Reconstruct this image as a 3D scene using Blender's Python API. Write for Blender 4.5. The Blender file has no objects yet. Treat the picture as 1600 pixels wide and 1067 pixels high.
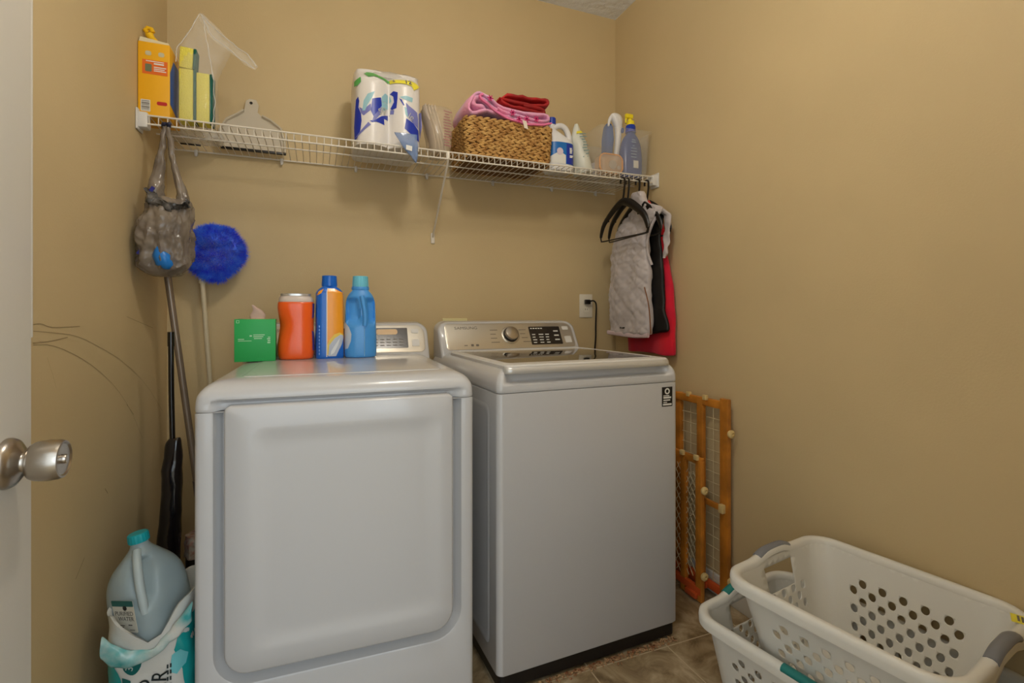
import bpy, bmesh, math, random
from mathutils import Vector, Matrix, noise
R = math.radians
PI = math.pi
SC = bpy.context.scene
COL = SC.collection
random.seed(7)

# ------------------------------------------------------------------ camera, world, lights
cd = bpy.data.cameras.new('camera'); cam = bpy.data.objects.new('camera', cd); COL.objects.link(cam)
cam.location = (.5402, -2.3085, 1.1468); cam.rotation_euler = (PI/2, 0, -.3772)
cd.sensor_width = 36; cd.lens = 36*776.05/1600; cd.shift_y = -45.8/1600; cd.clip_start = .02
SC.camera = cam
vs = SC.view_settings
vs.view_transform = 'Standard'; vs.look = 'None'; vs.exposure = 0.0; vs.gamma = 1; vs.use_curve_mapping = False
W = bpy.data.worlds.new('world'); SC.world = W; W.use_nodes = True
W.node_tree.nodes['Background'].inputs[0].default_value = (.86, .95, 1, 1)
W.node_tree.nodes['Background'].inputs[1].default_value = 2.05

def area(name, loc, aim, sx, sy, power, col):
    l = bpy.data.lights.new(name, 'AREA'); l.shape = 'RECTANGLE'; l.size = sx; l.size_y = sy; l.energy = power; l.color = col
    o = bpy.data.objects.new(name, l); COL.objects.link(o); o.location = loc
    o.rotation_euler = (Vector(aim)-Vector(loc)).to_track_quat('-Z', 'Y').to_euler(); return o
# cool area light added in the hall as fill through the open doorway
area('hall_fill_light', (1.5, -4.2, 1.5), (.3, -.6, .9), 1.4, 1.6, 14, (.74, .88, 1))

# ------------------------------------------------------------------ helpers
def lin(c):
    c = c/255
    return c/12.92 if c <= .04045 else ((c+.055)/1.055)**2.4
def rgb(r, g, b): return (lin(r), lin(g), lin(b), 1)

def mat(name, c, rough=.5, metal=0, bump=0, bscale=60, vary=0, vscale=8, alpha=1, coat=0, c2=None, trans=0, ior=1.45, sheen=0, sss=0, detail=4):
    m = bpy.data.materials.new(name); m.use_nodes = True
    nt = m.node_tree; b = nt.nodes['Principled BSDF']
    b.inputs['Base Color'].default_value = rgb(*c); b.inputs['Roughness'].default_value = rough
    b.inputs['Metallic'].default_value = metal; b.inputs['Alpha'].default_value = alpha
    b.inputs['Coat Weight'].default_value = coat; b.inputs['Coat Roughness'].default_value = .06
    b.inputs['Transmission Weight'].default_value = trans; b.inputs['IOR'].default_value = ior
    if sheen: b.inputs['Sheen Weight'].default_value = sheen
    if sss: b.inputs['Subsurface Weight'].default_value = sss; b.inputs['Subsurface Scale'].default_value = .02
    if bump or vary:
        tc = nt.nodes.new('ShaderNodeTexCoord')
    if vary:
        n = nt.nodes.new('ShaderNodeTexNoise'); n.inputs['Scale'].default_value = vscale; n.inputs['Detail'].default_value = detail
        nt.links.new(tc.outputs['Object'], n.inputs['Vector'])
        mx = nt.nodes.new('ShaderNodeMix'); mx.data_type = 'RGBA'
        mx.inputs[6].default_value = rgb(*c)
        mx.inputs[7].default_value = rgb(*(c2 or tuple(max(0, x*(1-vary)) for x in c)))
        rp = nt.nodes.new('ShaderNodeMapRange'); rp.inputs[1].default_value = .35; rp.inputs[2].default_value = .65
        nt.links.new(n.outputs[0], rp.inputs[0]); nt.links.new(rp.outputs[0], mx.inputs[0]); nt.links.new(mx.outputs[2], b.inputs['Base Color'])
    if bump:
        n2 = nt.nodes.new('ShaderNodeTexNoise'); n2.inputs['Scale'].default_value = bscale; n2.inputs['Detail'].default_value = 5
        nt.links.new(tc.outputs['Object'], n2.inputs['Vector'])
        bp = nt.nodes.new('ShaderNodeBump'); bp.inputs['Strength'].default_value = bump; bp.inputs['Distance'].default_value = .01
        nt.links.new(n2.outputs[0], bp.inputs['Height']); nt.links.new(bp.outputs[0], b.inputs['Normal'])
    return m

class MB:
    def __init__(s): s.b = bmesh.new(); s.mi = 0
    def face(s, vs):
        try:
            f = s.b.faces.new(vs); f.material_index = s.mi; return f
        except ValueError: return None
    def box(s, c, d, rot=None, bev=0, seg=2):
        r = bmesh.ops.create_cube(s.b, size=1)['verts']
        M = Matrix.Translation(c) @ (rot.to_4x4() if rot is not None else Matrix()) @ Matrix.Diagonal((d[0], d[1], d[2], 1))
        bmesh.ops.transform(s.b, matrix=M, verts=r)
        fs = {f for v in r for f in v.link_faces}
        for f in fs: f.material_index = s.mi
        if bev:
            es = list({e for v in r for e in v.link_edges})
            o = bmesh.ops.bevel(s.b, geom=es, offset=bev, segments=seg, profile=.5, affect='EDGES')
            for f in o['faces']: f.material_index = s.mi
        return s
    def rings(s, rs, c0=True, c1=True, closed=True, wrap=False):
        V = [[s.b.verts.new(p) for p in r] for r in rs]
        n = len(V[0]); m = len(V)
        for i in range(m if wrap else m-1):
            a, b = V[i], V[(i+1) % m]
            for j in range(n if closed else n-1):
                k = (j+1) % n
                s.face((a[j], a[k], b[k], b[j]))
        if not wrap and closed:
            if c0: s.face(list(reversed(V[0])))
            if c1: s.face(V[-1])
        return s
    def tube(s, pts, r, n=8, flat=1, up=None, closed=False):
        P = [Vector(p) for p in pts]; rs = []; m = len(P)
        N = None
        for i, p in enumerate(P):
            if closed: t = (P[(i+1) % m]-P[i-1])
            else: t = (P[min(i+1, m-1)]-P[max(i-1, 0)])
            t.normalize()
            if N is None:
                u = Vector(up) if up else (Vector((0, 0, 1)) if abs(t.z) < .9 else Vector((1, 0, 0)))
                N = (u - t*u.dot(t)).normalized()
            else:
                N = (N - t*N.dot(t)).normalized()
            B = t.cross(N)
            rr = r[i] if isinstance(r, (list, tuple)) else r
            rs.append([p + N*(rr*math.cos(a)) + B*(rr*flat*math.sin(a)) for a in [2*PI*k/n for k in range(n)]])
        return s.rings(rs, wrap=closed)
    def lathe(s, prof, c=(0, 0, 0), n=32, M=None, ax=(1, 1)):
        rs = []
        for r, z in prof:
            ring = [Vector((ax[0]*r*math.cos(2*PI*k/n), ax[1]*r*math.sin(2*PI*k/n), z)) for k in range(n)]
            if M is not None: ring = [M @ v for v in ring]
            rs.append([v+Vector(c) for v in ring])
        return s.rings(rs)
    def prism(s, poly, f, d):
        """poly: 2D outline; f(x,y,depth) -> point; extruded from depth 0 to d"""
        return s.rings([[f(x, y, 0) for x, y in poly], [f(x, y, d) for x, y in poly]])
    def grid(s, fn, nu, nv, wu=False):
        V = [[s.b.verts.new(fn(i/nu, j/nv)) for i in range(nu if wu else nu+1)] for j in range(nv+1)]
        for j in range(nv):
            for i in range(nu):
                k = (i+1) % nu if wu else i+1
                s.face((V[j][i], V[j][k], V[j+1][k], V[j+1][i]))
        return s
    def blob(s, c, d, n=8, m=6, rot=None):
        rs = []
        for j in range(1, m):
            th = PI*j/m
            ring = [Vector((d[0]*math.sin(th)*math.cos(2*PI*k/n), d[1]*math.sin(th)*math.sin(2*PI*k/n), -d[2]*math.cos(th))) for k in range(n)]
            if rot is not None: ring = [rot @ v for v in ring]
            rs.append([v+Vector(c) for v in ring])
        return s.rings(rs)
    def build(s, name, mats, parent=None, smooth=40, mod=None):
        bmesh.ops.recalc_face_normals(s.b, faces=s.b.faces)
        me = bpy.data.meshes.new(name); s.b.to_mesh(me); s.b.free()
        for m in (mats if isinstance(mats, (list, tuple)) else [mats]): me.materials.append(m)
        if smooth:
            me.polygons.foreach_set('use_smooth', [True]*len(me.polygons)); me.set_sharp_from_angle(angle=R(smooth))
        o = bpy.data.objects.new(name, me); COL.objects.link(o)
        if parent is not None: o.parent = parent
        return o

def tag(o, label, cat, group=None, kind=None):
    o['label'] = label; o['category'] = cat
    if group: o['group'] = group
    if kind: o['kind'] = kind
    return o
def thing(name, loc, label, cat, rz=0, group=None, rot=None):
    o = bpy.data.objects.new(name, None); COL.objects.link(o); o.empty_display_size = .05
    o.location = loc; o.rotation_euler = rot or (0, 0, rz)
    return tag(o, label, cat, group)
def struct(o, label, cat):
    o['kind'] = 'structure'; o['label'] = label; o['category'] = cat; return o

def rrect(x0, x1, y0, y1, r, k=6):
    """rounded rectangle outline; r = one radius or (bl, br, tr, tl)"""
    rr = r if isinstance(r, (tuple, list)) else (r,)*4
    out = []
    for (cx, cy, q, a0) in ((x0+rr[0], y0+rr[0], rr[0], 180), (x1-rr[1], y0+rr[1], rr[1], 270), (x1-rr[2], y1-rr[2], rr[2], 0), (x0+rr[3], y1-rr[3], rr[3], 90)):
        for i in range(k+1):
            a = R(a0+90*i/k); out.append((cx+q*math.cos(a), cy+q*math.sin(a)))
    return out
def dense(poly, step):
    out = []
    for i, p in enumerate(poly):
        q = poly[(i+1) % len(poly)]
        L = math.hypot(q[0]-p[0], q[1]-p[1]); n = max(1, int(L/step))
        for t in range(n): out.append((p[0]+(q[0]-p[0])*t/n, p[1]+(q[1]-p[1])*t/n))
    return out
def sring(c, a, b, e=2.5, n=32, rot=0):
    out = []
    for k in range(n):
        t = 2*PI*k/n; ct, st = math.cos(t), math.sin(t)
        x = a*math.copysign(abs(ct)**(2/e), ct); y = b*math.copysign(abs(st)**(2/e), st)
        out.append(Vector((c[0]+x*math.cos(rot)-y*math.sin(rot), c[1]+x*math.sin(rot)+y*math.cos(rot), c[2])))
    return out
def jig(p, amp, sc, seed=0):
    q = Vector(p)*sc + Vector((seed*3.1, seed*1.7, seed*.9))
    return Vector(p) + Vector((noise.noise(q), noise.noise(q+Vector((9, 3, 1))), noise.noise(q+Vector((2, 7, 5)))))*amp
def lerp_rows(rows, n):
    """resample rows (tuples) smoothly (Catmull-Rom) to n+1 rows"""
    out = []; m = len(rows)
    for i in range(n+1):
        f = i/n*(m-1); k = min(int(f), m-2); t = f-k
        p0, p1, p2, p3 = rows[max(k-1, 0)], rows[k], rows[k+1], rows[min(k+2, m-1)]
        out.append(tuple(.5*((2*b)+(-a+c)*t+(2*a-5*b+4*c-d)*t*t+(-a+3*b-3*c+d)*t**3) for a, b, c, d in zip(p0, p1, p2, p3)))
    return out
def decal(name, poly, fn, m, parent, cuts=0):
    """thin patch: 2D outline mapped on to a surface by fn(x, y)"""
    b = bmesh.new()
    f = b.faces.new([b.verts.new((x, y, 0)) for x, y in poly])
    bmesh.ops.triangulate(b, faces=[f])
    for _ in range(cuts): bmesh.ops.subdivide_edges(b, edges=b.edges[:], cuts=1, use_grid_fill=True)
    for v in b.verts: v.co = fn(v.co.x, v.co.y)
    me = bpy.data.meshes.new(name); b.to_mesh(me); b.free(); me.materials.append(m)
    me.polygons.foreach_set('use_smooth', [True]*len(me.polygons))
    o = bpy.data.objects.new(name, me); COL.objects.link(o); o.parent = parent; return o
def lettering(s, size, m, parent, origin, xdir, updir, name='lettering', align='CENTER', ext=.0002, xs=1, spacing=1):
    cu = bpy.data.curves.new('t', 'FONT'); cu.body = s; cu.size = size; cu.align_x = align; cu.align_y = 'CENTER'; cu.extrude = ext
    cu.space_character = spacing
    to = bpy.data.objects.new('t', cu); COL.objects.link(to); bpy.context.view_layer.update()
    me = bpy.data.meshes.new_from_object(to.evaluated_get(bpy.context.evaluated_depsgraph_get()))
    bpy.data.objects.remove(to); bpy.data.curves.remove(cu)
    x = Vector(xdir).normalized(); u = Vector(updir); u = (u-x*u.dot(x)).normalized(); n = x.cross(u)
    M = Matrix(((x.x*xs, u.x, n.x, origin[0]), (x.y*xs, u.y, n.y, origin[1]), (x.z*xs, u.z, n.z, origin[2]), (0, 0, 0, 1)))
    me.transform(M); me.materials.clear(); me.materials.append(m)
    o = bpy.data.objects.new(name, me); COL.objects.link(o); o.parent = parent; return o
def bars(mb, o, xd, ud, rects, d=.0004):
    """little raised rectangles (illegible print) on a plane; rects are (x, y, w, h)"""
    o = Vector(o); x = Vector(xd).normalized(); u = Vector(ud); u = (u-x*u.dot(x)).normalized(); n = x.cross(u)
    for (a, b, w, h) in rects:
        mb.prism([(a, b), (a+w, b), (a+w, b+h), (a, b+h)], lambda p, q, t: o+x*p+u*q+n*t, d)
    return mb

# ------------------------------------------------------------------ materials
M_wall = mat('tan_paint', (206, 184, 140), .6, bump=.06, bscale=180, vary=.035, vscale=1.6)
M_white = mat('white_trim_paint', (214, 210, 200), .4)
M_ceil = mat('stomped_ceiling', (232, 238, 246), .8, bump=1.0, bscale=26)
M_app = mat('white_enamel', (200, 200, 201), .22, coat=.35)
M_lidw = mat('white_plastic', (214, 212, 208), .35)
M_silver = mat('brushed_silver', (196, 190, 178), .32, metal=.85)
M_dark = mat('dark_plastic', (24, 22, 22), .35)
M_grey = mat('grey_plastic', (120, 120, 122), .5)
M_print = mat('grey_print', (110, 104, 96), .6)
M_wprint = mat('white_print', (225, 225, 220), .6)
M_glass = mat('tinted_glass', (34, 30, 24), .03, coat=.6)
M_wire = mat('white_wire', (222, 216, 204), .4)
M_steel = mat('satin_nickel', (176, 168, 158), .28, metal=1)
M_clear = mat('clear_plastic', (235, 235, 232), .12, alpha=.2)
M_clear2 = mat('frosted_plastic', (228, 226, 220), .25, alpha=.42)
M_black = mat('black_plastic', (14, 13, 15), .3)
M_blackcloth = mat('black_cloth', (16, 15, 18), .75)

# floor: vinyl in stone tiles
def floor_mat():
    m = bpy.data.materials.new('stone_vinyl'); m.use_nodes = True; nt = m.node_tree; b = nt.nodes['Principled BSDF']
    tc = nt.nodes.new('ShaderNodeTexCoord'); mp = nt.nodes.new('ShaderNodeMapping'); mp.inputs['Location'].default_value = (-.139, .005, 0)
    nt.links.new(tc.outputs['Object'], mp.inputs[0])
    br = nt.nodes.new('ShaderNodeTexBrick'); br.offset = 0; br.inputs['Scale'].default_value = 1
    br.inputs['Brick Width'].default_value = .305; br.inputs['Row Height'].default_value = .305; br.inputs['Mortar Size'].default_value = .0022
    br.inputs['Color1'].default_value = (0, 0, 0, 1); br.inputs['Color2'].default_value = (1, 1, 1, 1); br.inputs['Mortar'].default_value = (.5, .5, .5, 1)
    nt.links.new(mp.outputs[0], br.inputs['Vector'])
    n = nt.nodes.new('ShaderNodeTexNoise'); n.inputs['Scale'].default_value = 7; n.inputs['Detail'].default_value = 8; n.inputs['Roughness'].default_value = .65; n.inputs['Distortion'].default_value = 1.4
    nt.links.new(tc.outputs['Object'], n.inputs['Vector'])
    cr = nt.nodes.new('ShaderNodeValToRGB'); e = cr.color_ramp.elements
    e[0].position = .34; e[0].color = rgb(112, 92, 64); e[1].position = .68; e[1].color = rgb(190, 172, 142)
    k = cr.color_ramp.elements.new(.5); k.color = rgb(154, 134, 102)
    nt.links.new(n.outputs[0], cr.inputs[0])
    mx = nt.nodes.new('ShaderNodeMix'); mx.data_type = 'RGBA'; mx.inputs[7].default_value = rgb(196, 180, 150)
    nt.links.new(br.outputs['Fac'], mx.inputs[0]); nt.links.new(cr.outputs[0], mx.inputs[6]); nt.links.new(mx.outputs[2], b.inputs['Base Color'])
    b.inputs['Roughness'].default_value = .4
    bp = nt.nodes.new('ShaderNodeBump'); bp.inputs['Strength'].default_value = .25; bp.inputs['Distance'].default_value = .004
    nt.links.new(n.outputs[0], bp.inputs['Height']); nt.links.new(bp.outputs[0], b.inputs['Normal'])
    return m

# ------------------------------------------------------------------ the room
RW, RH, FY = 2.06, 2.738, -2.17
struct(MB().box((1.03, -2.2, -.05), (2.4, 4.6, .1)).build('floor', floor_mat()), 'brown and beige stone-look vinyl tile floor', 'floor')
struct(MB().box((1.03, -1.03, RH+.05), (2.4, 2.4, .1)).build('ceiling', M_ceil), 'white textured ceiling', 'ceiling')
struct(MB().box((1.03, .05, RH/2), (2.26, .1, RH)).build('wall_back', M_wall), 'tan painted back wall behind washer and dryer', 'wall')
wl = struct(MB().box((-.05, -1.085, RH/2), (.1, 2.17, RH)).build('wall_left', M_wall), 'tan scuffed wall on the left', 'wall')
struct(MB().box((RW+.05, -1.085, RH/2), (.1, 2.17, RH)).build('wall_right', M_wall), 'plain tan wall on the right', 'wall')
b = MB()
b.box((.015, FY-.05, RH/2), (.23, .1, RH)); b.box((1.55, FY-.05, RH/2), (1.22, .1, RH)); b.box((.535, FY-.05, (2.06+RH)/2), (.81, .1, RH-2.06))
struct(b.build('wall_front', M_wall), 'tan wall with the doorway', 'wall')
for nm, c, d in (('baseboard_back', (1.03, -.006, .043), (2.06, .012, .085)), ('baseboard_left', (.006, -1.09, .043), (.012, 2.16, .085)), ('baseboard_right', (RW-.006, -1.09, .043), (.012, 2.16, .085))):
    struct(MB().box(c, d, bev=.004).build(nm, M_white), 'white painted baseboard', 'baseboard')
# scratches on the left wall
M_scuff = mat('scuff_grey', (152, 132, 96), .7)
b = MB()
for pts, w in (([(-.996, 1.079), (-.929, 1.075), (-.842, 1.055), (-.705, 1.008), (-.55, .933), (-.414, .837), (-.295, .719)], .0011),
               ([(-.996, 1.108), (-.911, 1.101), (-.8, 1.089), (-.68, 1.059), (-.485, .998), (-.251, .892), (-.053, .763)], .0009),
               ([(-.996, 1.083), (-.92, 1.083), (-.842, 1.088)], .002), ([(-.938, 1.049), (-.915, 1.011), (-.897, .977)], .001),
               ([(-.45, 1.133), (-.182, 1.09)], .0012), ([(-.996, 1.121), (-.963, 1.122), (-.911, 1.113), (-.777, 1.112)], .0015),
               ([(-.45, .863), (-.386, .819)], .002), ([(-.62, .66), (-.60, .64)], .003), ([(-.8, .5), (-.75, .53)], .002), ([(-.43, .69), (-.425, .66)], .002)):
    P = lerp_rows(pts, 14) if len(pts) > 2 else pts
    w *= .6
    for (y0, z0), (y1, z1) in zip(P, P[1:]):
        b.face([b.b.verts.new(q) for q in ((.0006, y0, z0-w), (.0006, y1, z1-w), (.0006, y1, z1+w), (.0006, y0, z0+w))])
o = b.build('scuff_mark', M_scuff, wl, smooth=0)

# open door at the left edge of the view
dr = struct(thing('door_1', (.16, -1.387, 0), '', ''), 'white door standing open at the left edge', 'door')
MB().box((-.0175, -.375, 1.015), (.035, .75, 2.01), bev=.002).build('door_leaf', M_white, dr)
MB().box((-.012, .0035, 1.57), (.022, .007, .92), bev=.0015).build('edge_strip', M_white, dr)
kb = MB(); KM = Matrix.Translation((0, -.063, .946)) @ Matrix.Rotation(PI/2, 4, 'Y')
kb.lathe([(.0335, 0), (.0335, .003), (.031, .008), (.024, .013), (.014, .017), (.0125, .019), (.0125, .022), (.018, .024), (.0232, .0262), (.0258, .031), (.0272, .040), (.0275, .046), (.0266, .056), (.0248, .0605), (.0225, .0612), (.0205, .0592), (.006, .0582)], n=40, M=KM)
knob = kb.build('knob', M_steel, dr)
bb = MB(); bb.lathe([(.0062, .057), (.0062, .0625), (.005, .064), (.001, .0645)], n=20, M=KM); bb.build('lock_button', M_steel, knob)

# ceiling lamp (just above the view)
M_lamp = bpy.data.materials.new('lamp_glass'); M_lamp.use_nodes = True
pb = M_lamp.node_tree.nodes['Principled BSDF']; pb.inputs['Base Color'].default_value = (.9, .88, .82, 1); pb.inputs['Emission Color'].default_value = (1, .93, .82, 1); pb.inputs['Emission Strength'].default_value = 3
lt = thing('ceiling_lamp', (.92, -1.5, RH), 'round white glass ceiling lamp in the middle of the room', 'lamp')
MB().lathe([(.15, 0), (.15, -.02), (.14, -.025)], n=40).build('base', M_white, lt)
MB().lathe([(.008, -.02), (.008, -.24)], n=12).build('rod', M_white, lt)
MB().lathe([(.02, -.23), (.07, -.24), (.10, -.235), (.112, -.225)], n=40).build('lamp_holder', M_white, lt)
MB().lathe([(.035, -.455), (.06, -.45), (.05, -.452)], n=40).build('lamp_shade', M_lamp, lt)
l = bpy.data.lights.new('ceiling_bulb', 'POINT'); l.shadow_soft_size = .10; l.energy = 25; l.color = (1, .93, .82)
lo = bpy.data.objects.new('ceiling_bulb', l); COL.objects.link(lo); lo.location = (.92, -1.5, RH-.30)

# ------------------------------------------------------------------ dryer
def appliance_body(t, w, d, z0, z1, r=.018):
    pass
DW, DD = .686, .77
dy = thing('clothes_dryer', (.2725, -.9409, 0), 'white front-loading clothes dryer with a large recessed square door', 'dryer', -.0272)
def fr(x0, x1, z0, z1, r, y, k=8): return [Vector((x, y, z)) for x, z in rrect(x0, x1, z0, z1, r, k)]
b = MB()
b.rings([fr(0, DW, .03, .906, .004, DD), fr(0, DW, .03, .906, .004, .014), fr(.002, DW-.002, .032, .906, .004, .007), fr(.008, DW-.008, .036, .906, .004, .001), fr(.014, DW-.014, .04, .906, .004, 0),
         fr(.036, .654, .235, .9059, (.085, .085, .002, .002), 0), fr(.040, .650, .239, .9058, (.082, .082, .002, .002), .002), fr(.048, .642, .247, .9057, (.075, .075, .002, .002), .022), fr(.056, .634, .254, .9056, (.068, .068, .002, .002), .03)])
b.build('cabinet', M_app, dy)
for x in (.05, DW-.05):
    for y in (.06, DD-.06):
        MB().lathe([(.02, 0), (.02, .012), (.012, .014), (.012, .032)], c=(x, y, 0), n=16).build('foot', M_dark, dy)
def cap_rings(w, d, zs, rec, k=8, rad=.05):
    """top cap of an appliance: dense rounded-rectangle rings; rec(x, y, z) shifts points"""
    rs = []
    for z, ins in zs:
        ring = dense(rrect(ins, w-ins, ins, d, (max(.016, rad-ins*.4), max(.016, rad-ins*.4), .01, .01), k), .018)
        rs.append((z, ins))
    out = []
    base = dense(rrect(0, w, 0, d, (.018, .018, .01, .01), k), .016)
    for z, ins in zs:
        ring = []
        for x, y in base:
            X = w/2+(x-w/2)*(1-2*ins/w); Y = y+ins*max(0, 1-y/d*1.02)
            ring.append(rec(X, Y, z, ins))
        out.append(ring)
    return out
def sstep(a, b, x):
    t = max(0, min(1, (x-a)/(b-a))); return t*t*(3-2*t)
def rec_d(x, y, z, ins):
    wx = sstep(.036, .052, x)*(1-sstep(.638, .654, x)); wz = 1-sstep(.926, .937, z); wy = 1-sstep(.1, .14, y)
    return Vector((x, y+.019*wx*wz*wy, z))
zs = [(.907, .0015), (.909, 0), (.915, 0), (.92, 0), (.925, .0003), (.93, .0006), (.935, .0012), (.94, .002), (.945, .0035), (.95, .0058), (.955, .009), (.96, .013), (.965, .018), (.97, .025), (.974, .034), (.977, .045), (.979, .06), (.9805, .08)]
MB().rings(cap_rings(DW, DD, zs, rec_d)).build('top_cover', M_app, dy, smooth=50)
MB().rings([[Vector((x, y, z)) for x, y in rrect(.09+i, .61-i, .075+i, .56-i, .02, 6)] for z, i in ((.980, 0), (.9818, .0008), (.9822, .003))]).build('top_plate', M_app, dy)
b = MB()
D0, D1, DZ0, DZ1 = .066, .622, .275, .921
RD = (.055, .055, .014, .014)
def dr_ring(i, y, r=RD): return fr(D0+i, D1-i, DZ0+i, DZ1-i, tuple(max(.006, q-i) for q in r), y)
def in_ring(i, y): return fr(.124+i, .592-i, .322+i, .868-i, .03, y)
b.rings([dr_ring(.004, .0295), dr_ring(0, .026), dr_ring(0, -.012), dr_ring(.002, -.0165), dr_ring(.006, -.0185), in_ring(0, -.0195), in_ring(.006, -.0192), in_ring(.014, -.0178), in_ring(.026, -.0152), in_ring(.038, -.0136), in_ring(.05, -.013)])
b.build('door', M_app, dy, smooth=60)
# console
def console(t, w, y0, y1, z0, ztop, x0, x1, rtop=.045, back=.77):
    h = math.hypot(y1-y0, ztop-z0)
    ey = (y1-y0)/h; ez = (ztop-z0)/h
    def P(x, s, n): return Vector((x, y0+ey*s - ez*n, z0+ez*s + ey*n))
    b = MB(); ring = lambda i: rrect(x0+i, x1-i, -.03+i*.2, h-i, (.01, .01, rtop, rtop), 8)
    r0 = [Vector((x, back, min(z0+ez*s, ztop))) for x, s in ring(0)]
    b.rings([r0, [P(x, s, -.012) for x, s in ring(0)], [P(x, s, -.004) for x, s in ring(.002)], [P(x, s, 0) for x, s in ring(.008)]])
    b.build('console', M_app, t, smooth=60)
    return P, h
P, h = console(dy, DW, .655, .725, .976, 1.106, .006, .684)
con = MB(); ring = lambda i: rrect(.035+i, .668-i, .012+i, h-.014-i, (.014, .02, .04, .03), 8)
con.rings([[P(x, s, -.002) for x, s in ring(-.001)], [P(x, s, .0015) for x, s in ring(0)], [P(x, s, .002) for x, s in ring(.002)]])
pn = con.build('control_panel', M_silver, dy)
b = MB(); b.prism(rrect(.30, .60, .03, h-.028, .004, 3), lambda x, s, n: P(x, s, .002+n), .001); b.build('display', mat('display_brown', (52, 42, 36), .2), pn)
b = MB()
for i in range(6):
    for j in range(3):
        b.prism([(q[0]+.44+i*.025, q[1]+.04+j*.013) for q in ((0, 0), (.016, 0), (.016, .004), (0, .004))], lambda x, s, n: P(x, s, .003+n), .0004)
b.build('display_print', M_print, pn)
b = MB(); b.prism(rrect(.475, .56, h-.058, h-.034, .01, 5), lambda x, s, n: P(x, s, .003+n), .0006); b.build('gold_glint', mat('gold_reflection', (205, 165, 105), .3), pn)  # gold reflection on the display, painted as a flat patch
for s0, s1 in ((h-.052, h-.034), (.036, .066)):
    b = MB()
    b.prism(rrect(.616, .645, s0, s1, .004, 3), lambda x, s, n: P(x, s, .002+n), .0015); b.build('button', M_lidw, pn)
KMx = Matrix(((1, 0, 0, 0), (0, 1, 0, 0), (0, 0, 1, 0), (0, 0, 0, 1)))
def on_panel(P, x, s):
    o = P(x, s, 0); ex = (P(x+1, s, 0)-o); es = (P(x, s+1, 0)-o); en = (P(x, s, 1)-o)
    return Matrix(((ex.x, es.x, en.x, o.x), (ex.y, es.y, en.y, o.y), (ex.z, es.z, en.z, o.z), (0, 0, 0, 1)))
b = MB(); b.lathe([(.036, .001), (.035, .012), (.03, .022), (.012, .025)], n=36, M=on_panel(P, .24, h*.5)); b.build('dial', M_silver, pn)
lettering('SAMSUNG', .016, M_print, pn, P(.12, h-.035, .0022), (1, 0, 0), P(0, 1, 0)-P(0, 0, 0))

# ------------------------------------------------------------------ washer
WW, WD = .686, .76
wa = thing('washing_machine', (1.045, -.9208, 0), 'white top-loading washing machine with a glass lid right of the dryer', 'washing machine', .0395)
b = MB()
def hr(ins, z, r=.018, k=6): return [Vector((x, y, z)) for x, y in dense(rrect(ins, WW-ins, ins, WD-ins, r, k), .05)]
b.rings([hr(.004, .054), hr(0, .059), hr(0, .9), hr(.002, .9015)])
# pressed panel in the left side
cab = b.build('cabinet', M_app, wa)
b = MB()
b.rings([[Vector((x0, y, z)) for y, z in rrect(.07+i, .68-i, .11+i, .86-i, .03, 6)] for x0, i in ((-.0002, 0), (-.0016, .006), (-.0016, .016), (.0004, .03))]); b.build('side_pressing', M_app, wa)
MB().rings([[Vector((x, y, z)) for x, y in rrect(.008, WW-.008, .008, WD-.01, .015, 5)] for z in (.012, .0545)]).build('gap_shade', M_dark, wa)  # dark block painting the shade in the gap under the cabinet
for x in (.06, WW-.06):
    for y in (.06, WD-.06):
        MB().lathe([(.022, 0), (.022, .012), (.014, .014), (.014, .03)], c=(x, y, 0), n=16).build('foot', M_dark, wa)
def rec_w(x, y, z, ins):
    wx = sstep(.018, .05, x)*(1-sstep(.628, .662, x)); wz = sstep(.926, .937, z); wy = 1-sstep(.1, .14, y)
    return Vector((x, y+(.032-ins)*wx*wz*wy if ins < .032 else y, z))
zs = [(.9035, .001), (.905, 0), (.915, 0), (.922, 0), (.926, .0002), (.929, .0005), (.932, .001), (.935, .0016), (.938, .0024), (.941, .0033), (.945, .005), (.95, .0075), (.956, .0115), (.962, .0165), (.968, .0235), (.973, .032), (.976, .042), (.978, .055)]
MB().rings(cap_rings(WW, WD, zs, rec_w)).build('top_cover', M_app, wa, smooth=50)
# lid: white frame, glass and silver handle lip
lid = MB()
def lr(x0, x1, y0, y1, r, z): return [Vector((x, y, z)) for x, y in rrect(x0, x1, y0, y1, r, 6)]
lid.rings([lr(.03, .655, .006, .60, .02, .972), lr(.03, .655, .006, .60, .02, .982), lr(.034, .651, .01, .595, .02, .9865), lr(.055, .63, .055, .575, .02, .988), lr(.058, .627, .058, .572, .02, .984), lr(.10, .58, .1, .53, .02, .984)])
lo_ = lid.build('lid', M_lidw, wa)
MB().rings([lr(.059, .626, .059, .571, .02, .984), lr(.059, .626, .059, .571, .02, .9868), lr(.062, .623, .062, .568, .02, .9873)]).build('glass', M_glass, lo_)
hb = MB()
hp = [(.000, .960), (-.003, .9665), (-.001, .975), (.004, .9805), (.012, .983), (.016, .976), (.014, .964), (.008, .959)]
hb.rings([[Vector((x, y+dy_, z)) for y, z in hp] for x, dy_ in ((.028, .014), (.03, .010), (.036, .004), (.05, 0), (.34, -.003), (.62, 0), (.64, .004), (.652, .010), (.656, .014))])
hb.build('handle', mat('handle_silver', (204, 203, 200), .3, metal=.35), lo_)
P, h = console(wa, WW, .645, .72, .972, 1.108, .01, .684)
con = MB(); ring = lambda i: rrect(.038+i, .664-i, .016+i, h-.014-i, (.014, .014, .04, .02), 8)
con.rings([[P(x, s, -.002) for x, s in ring(-.001)], [P(x, s, .0015) for x, s in ring(0)], [P(x, s, .002) for x, s in ring(.002)]])
pn = con.build('control_panel', M_silver, wa)
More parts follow.
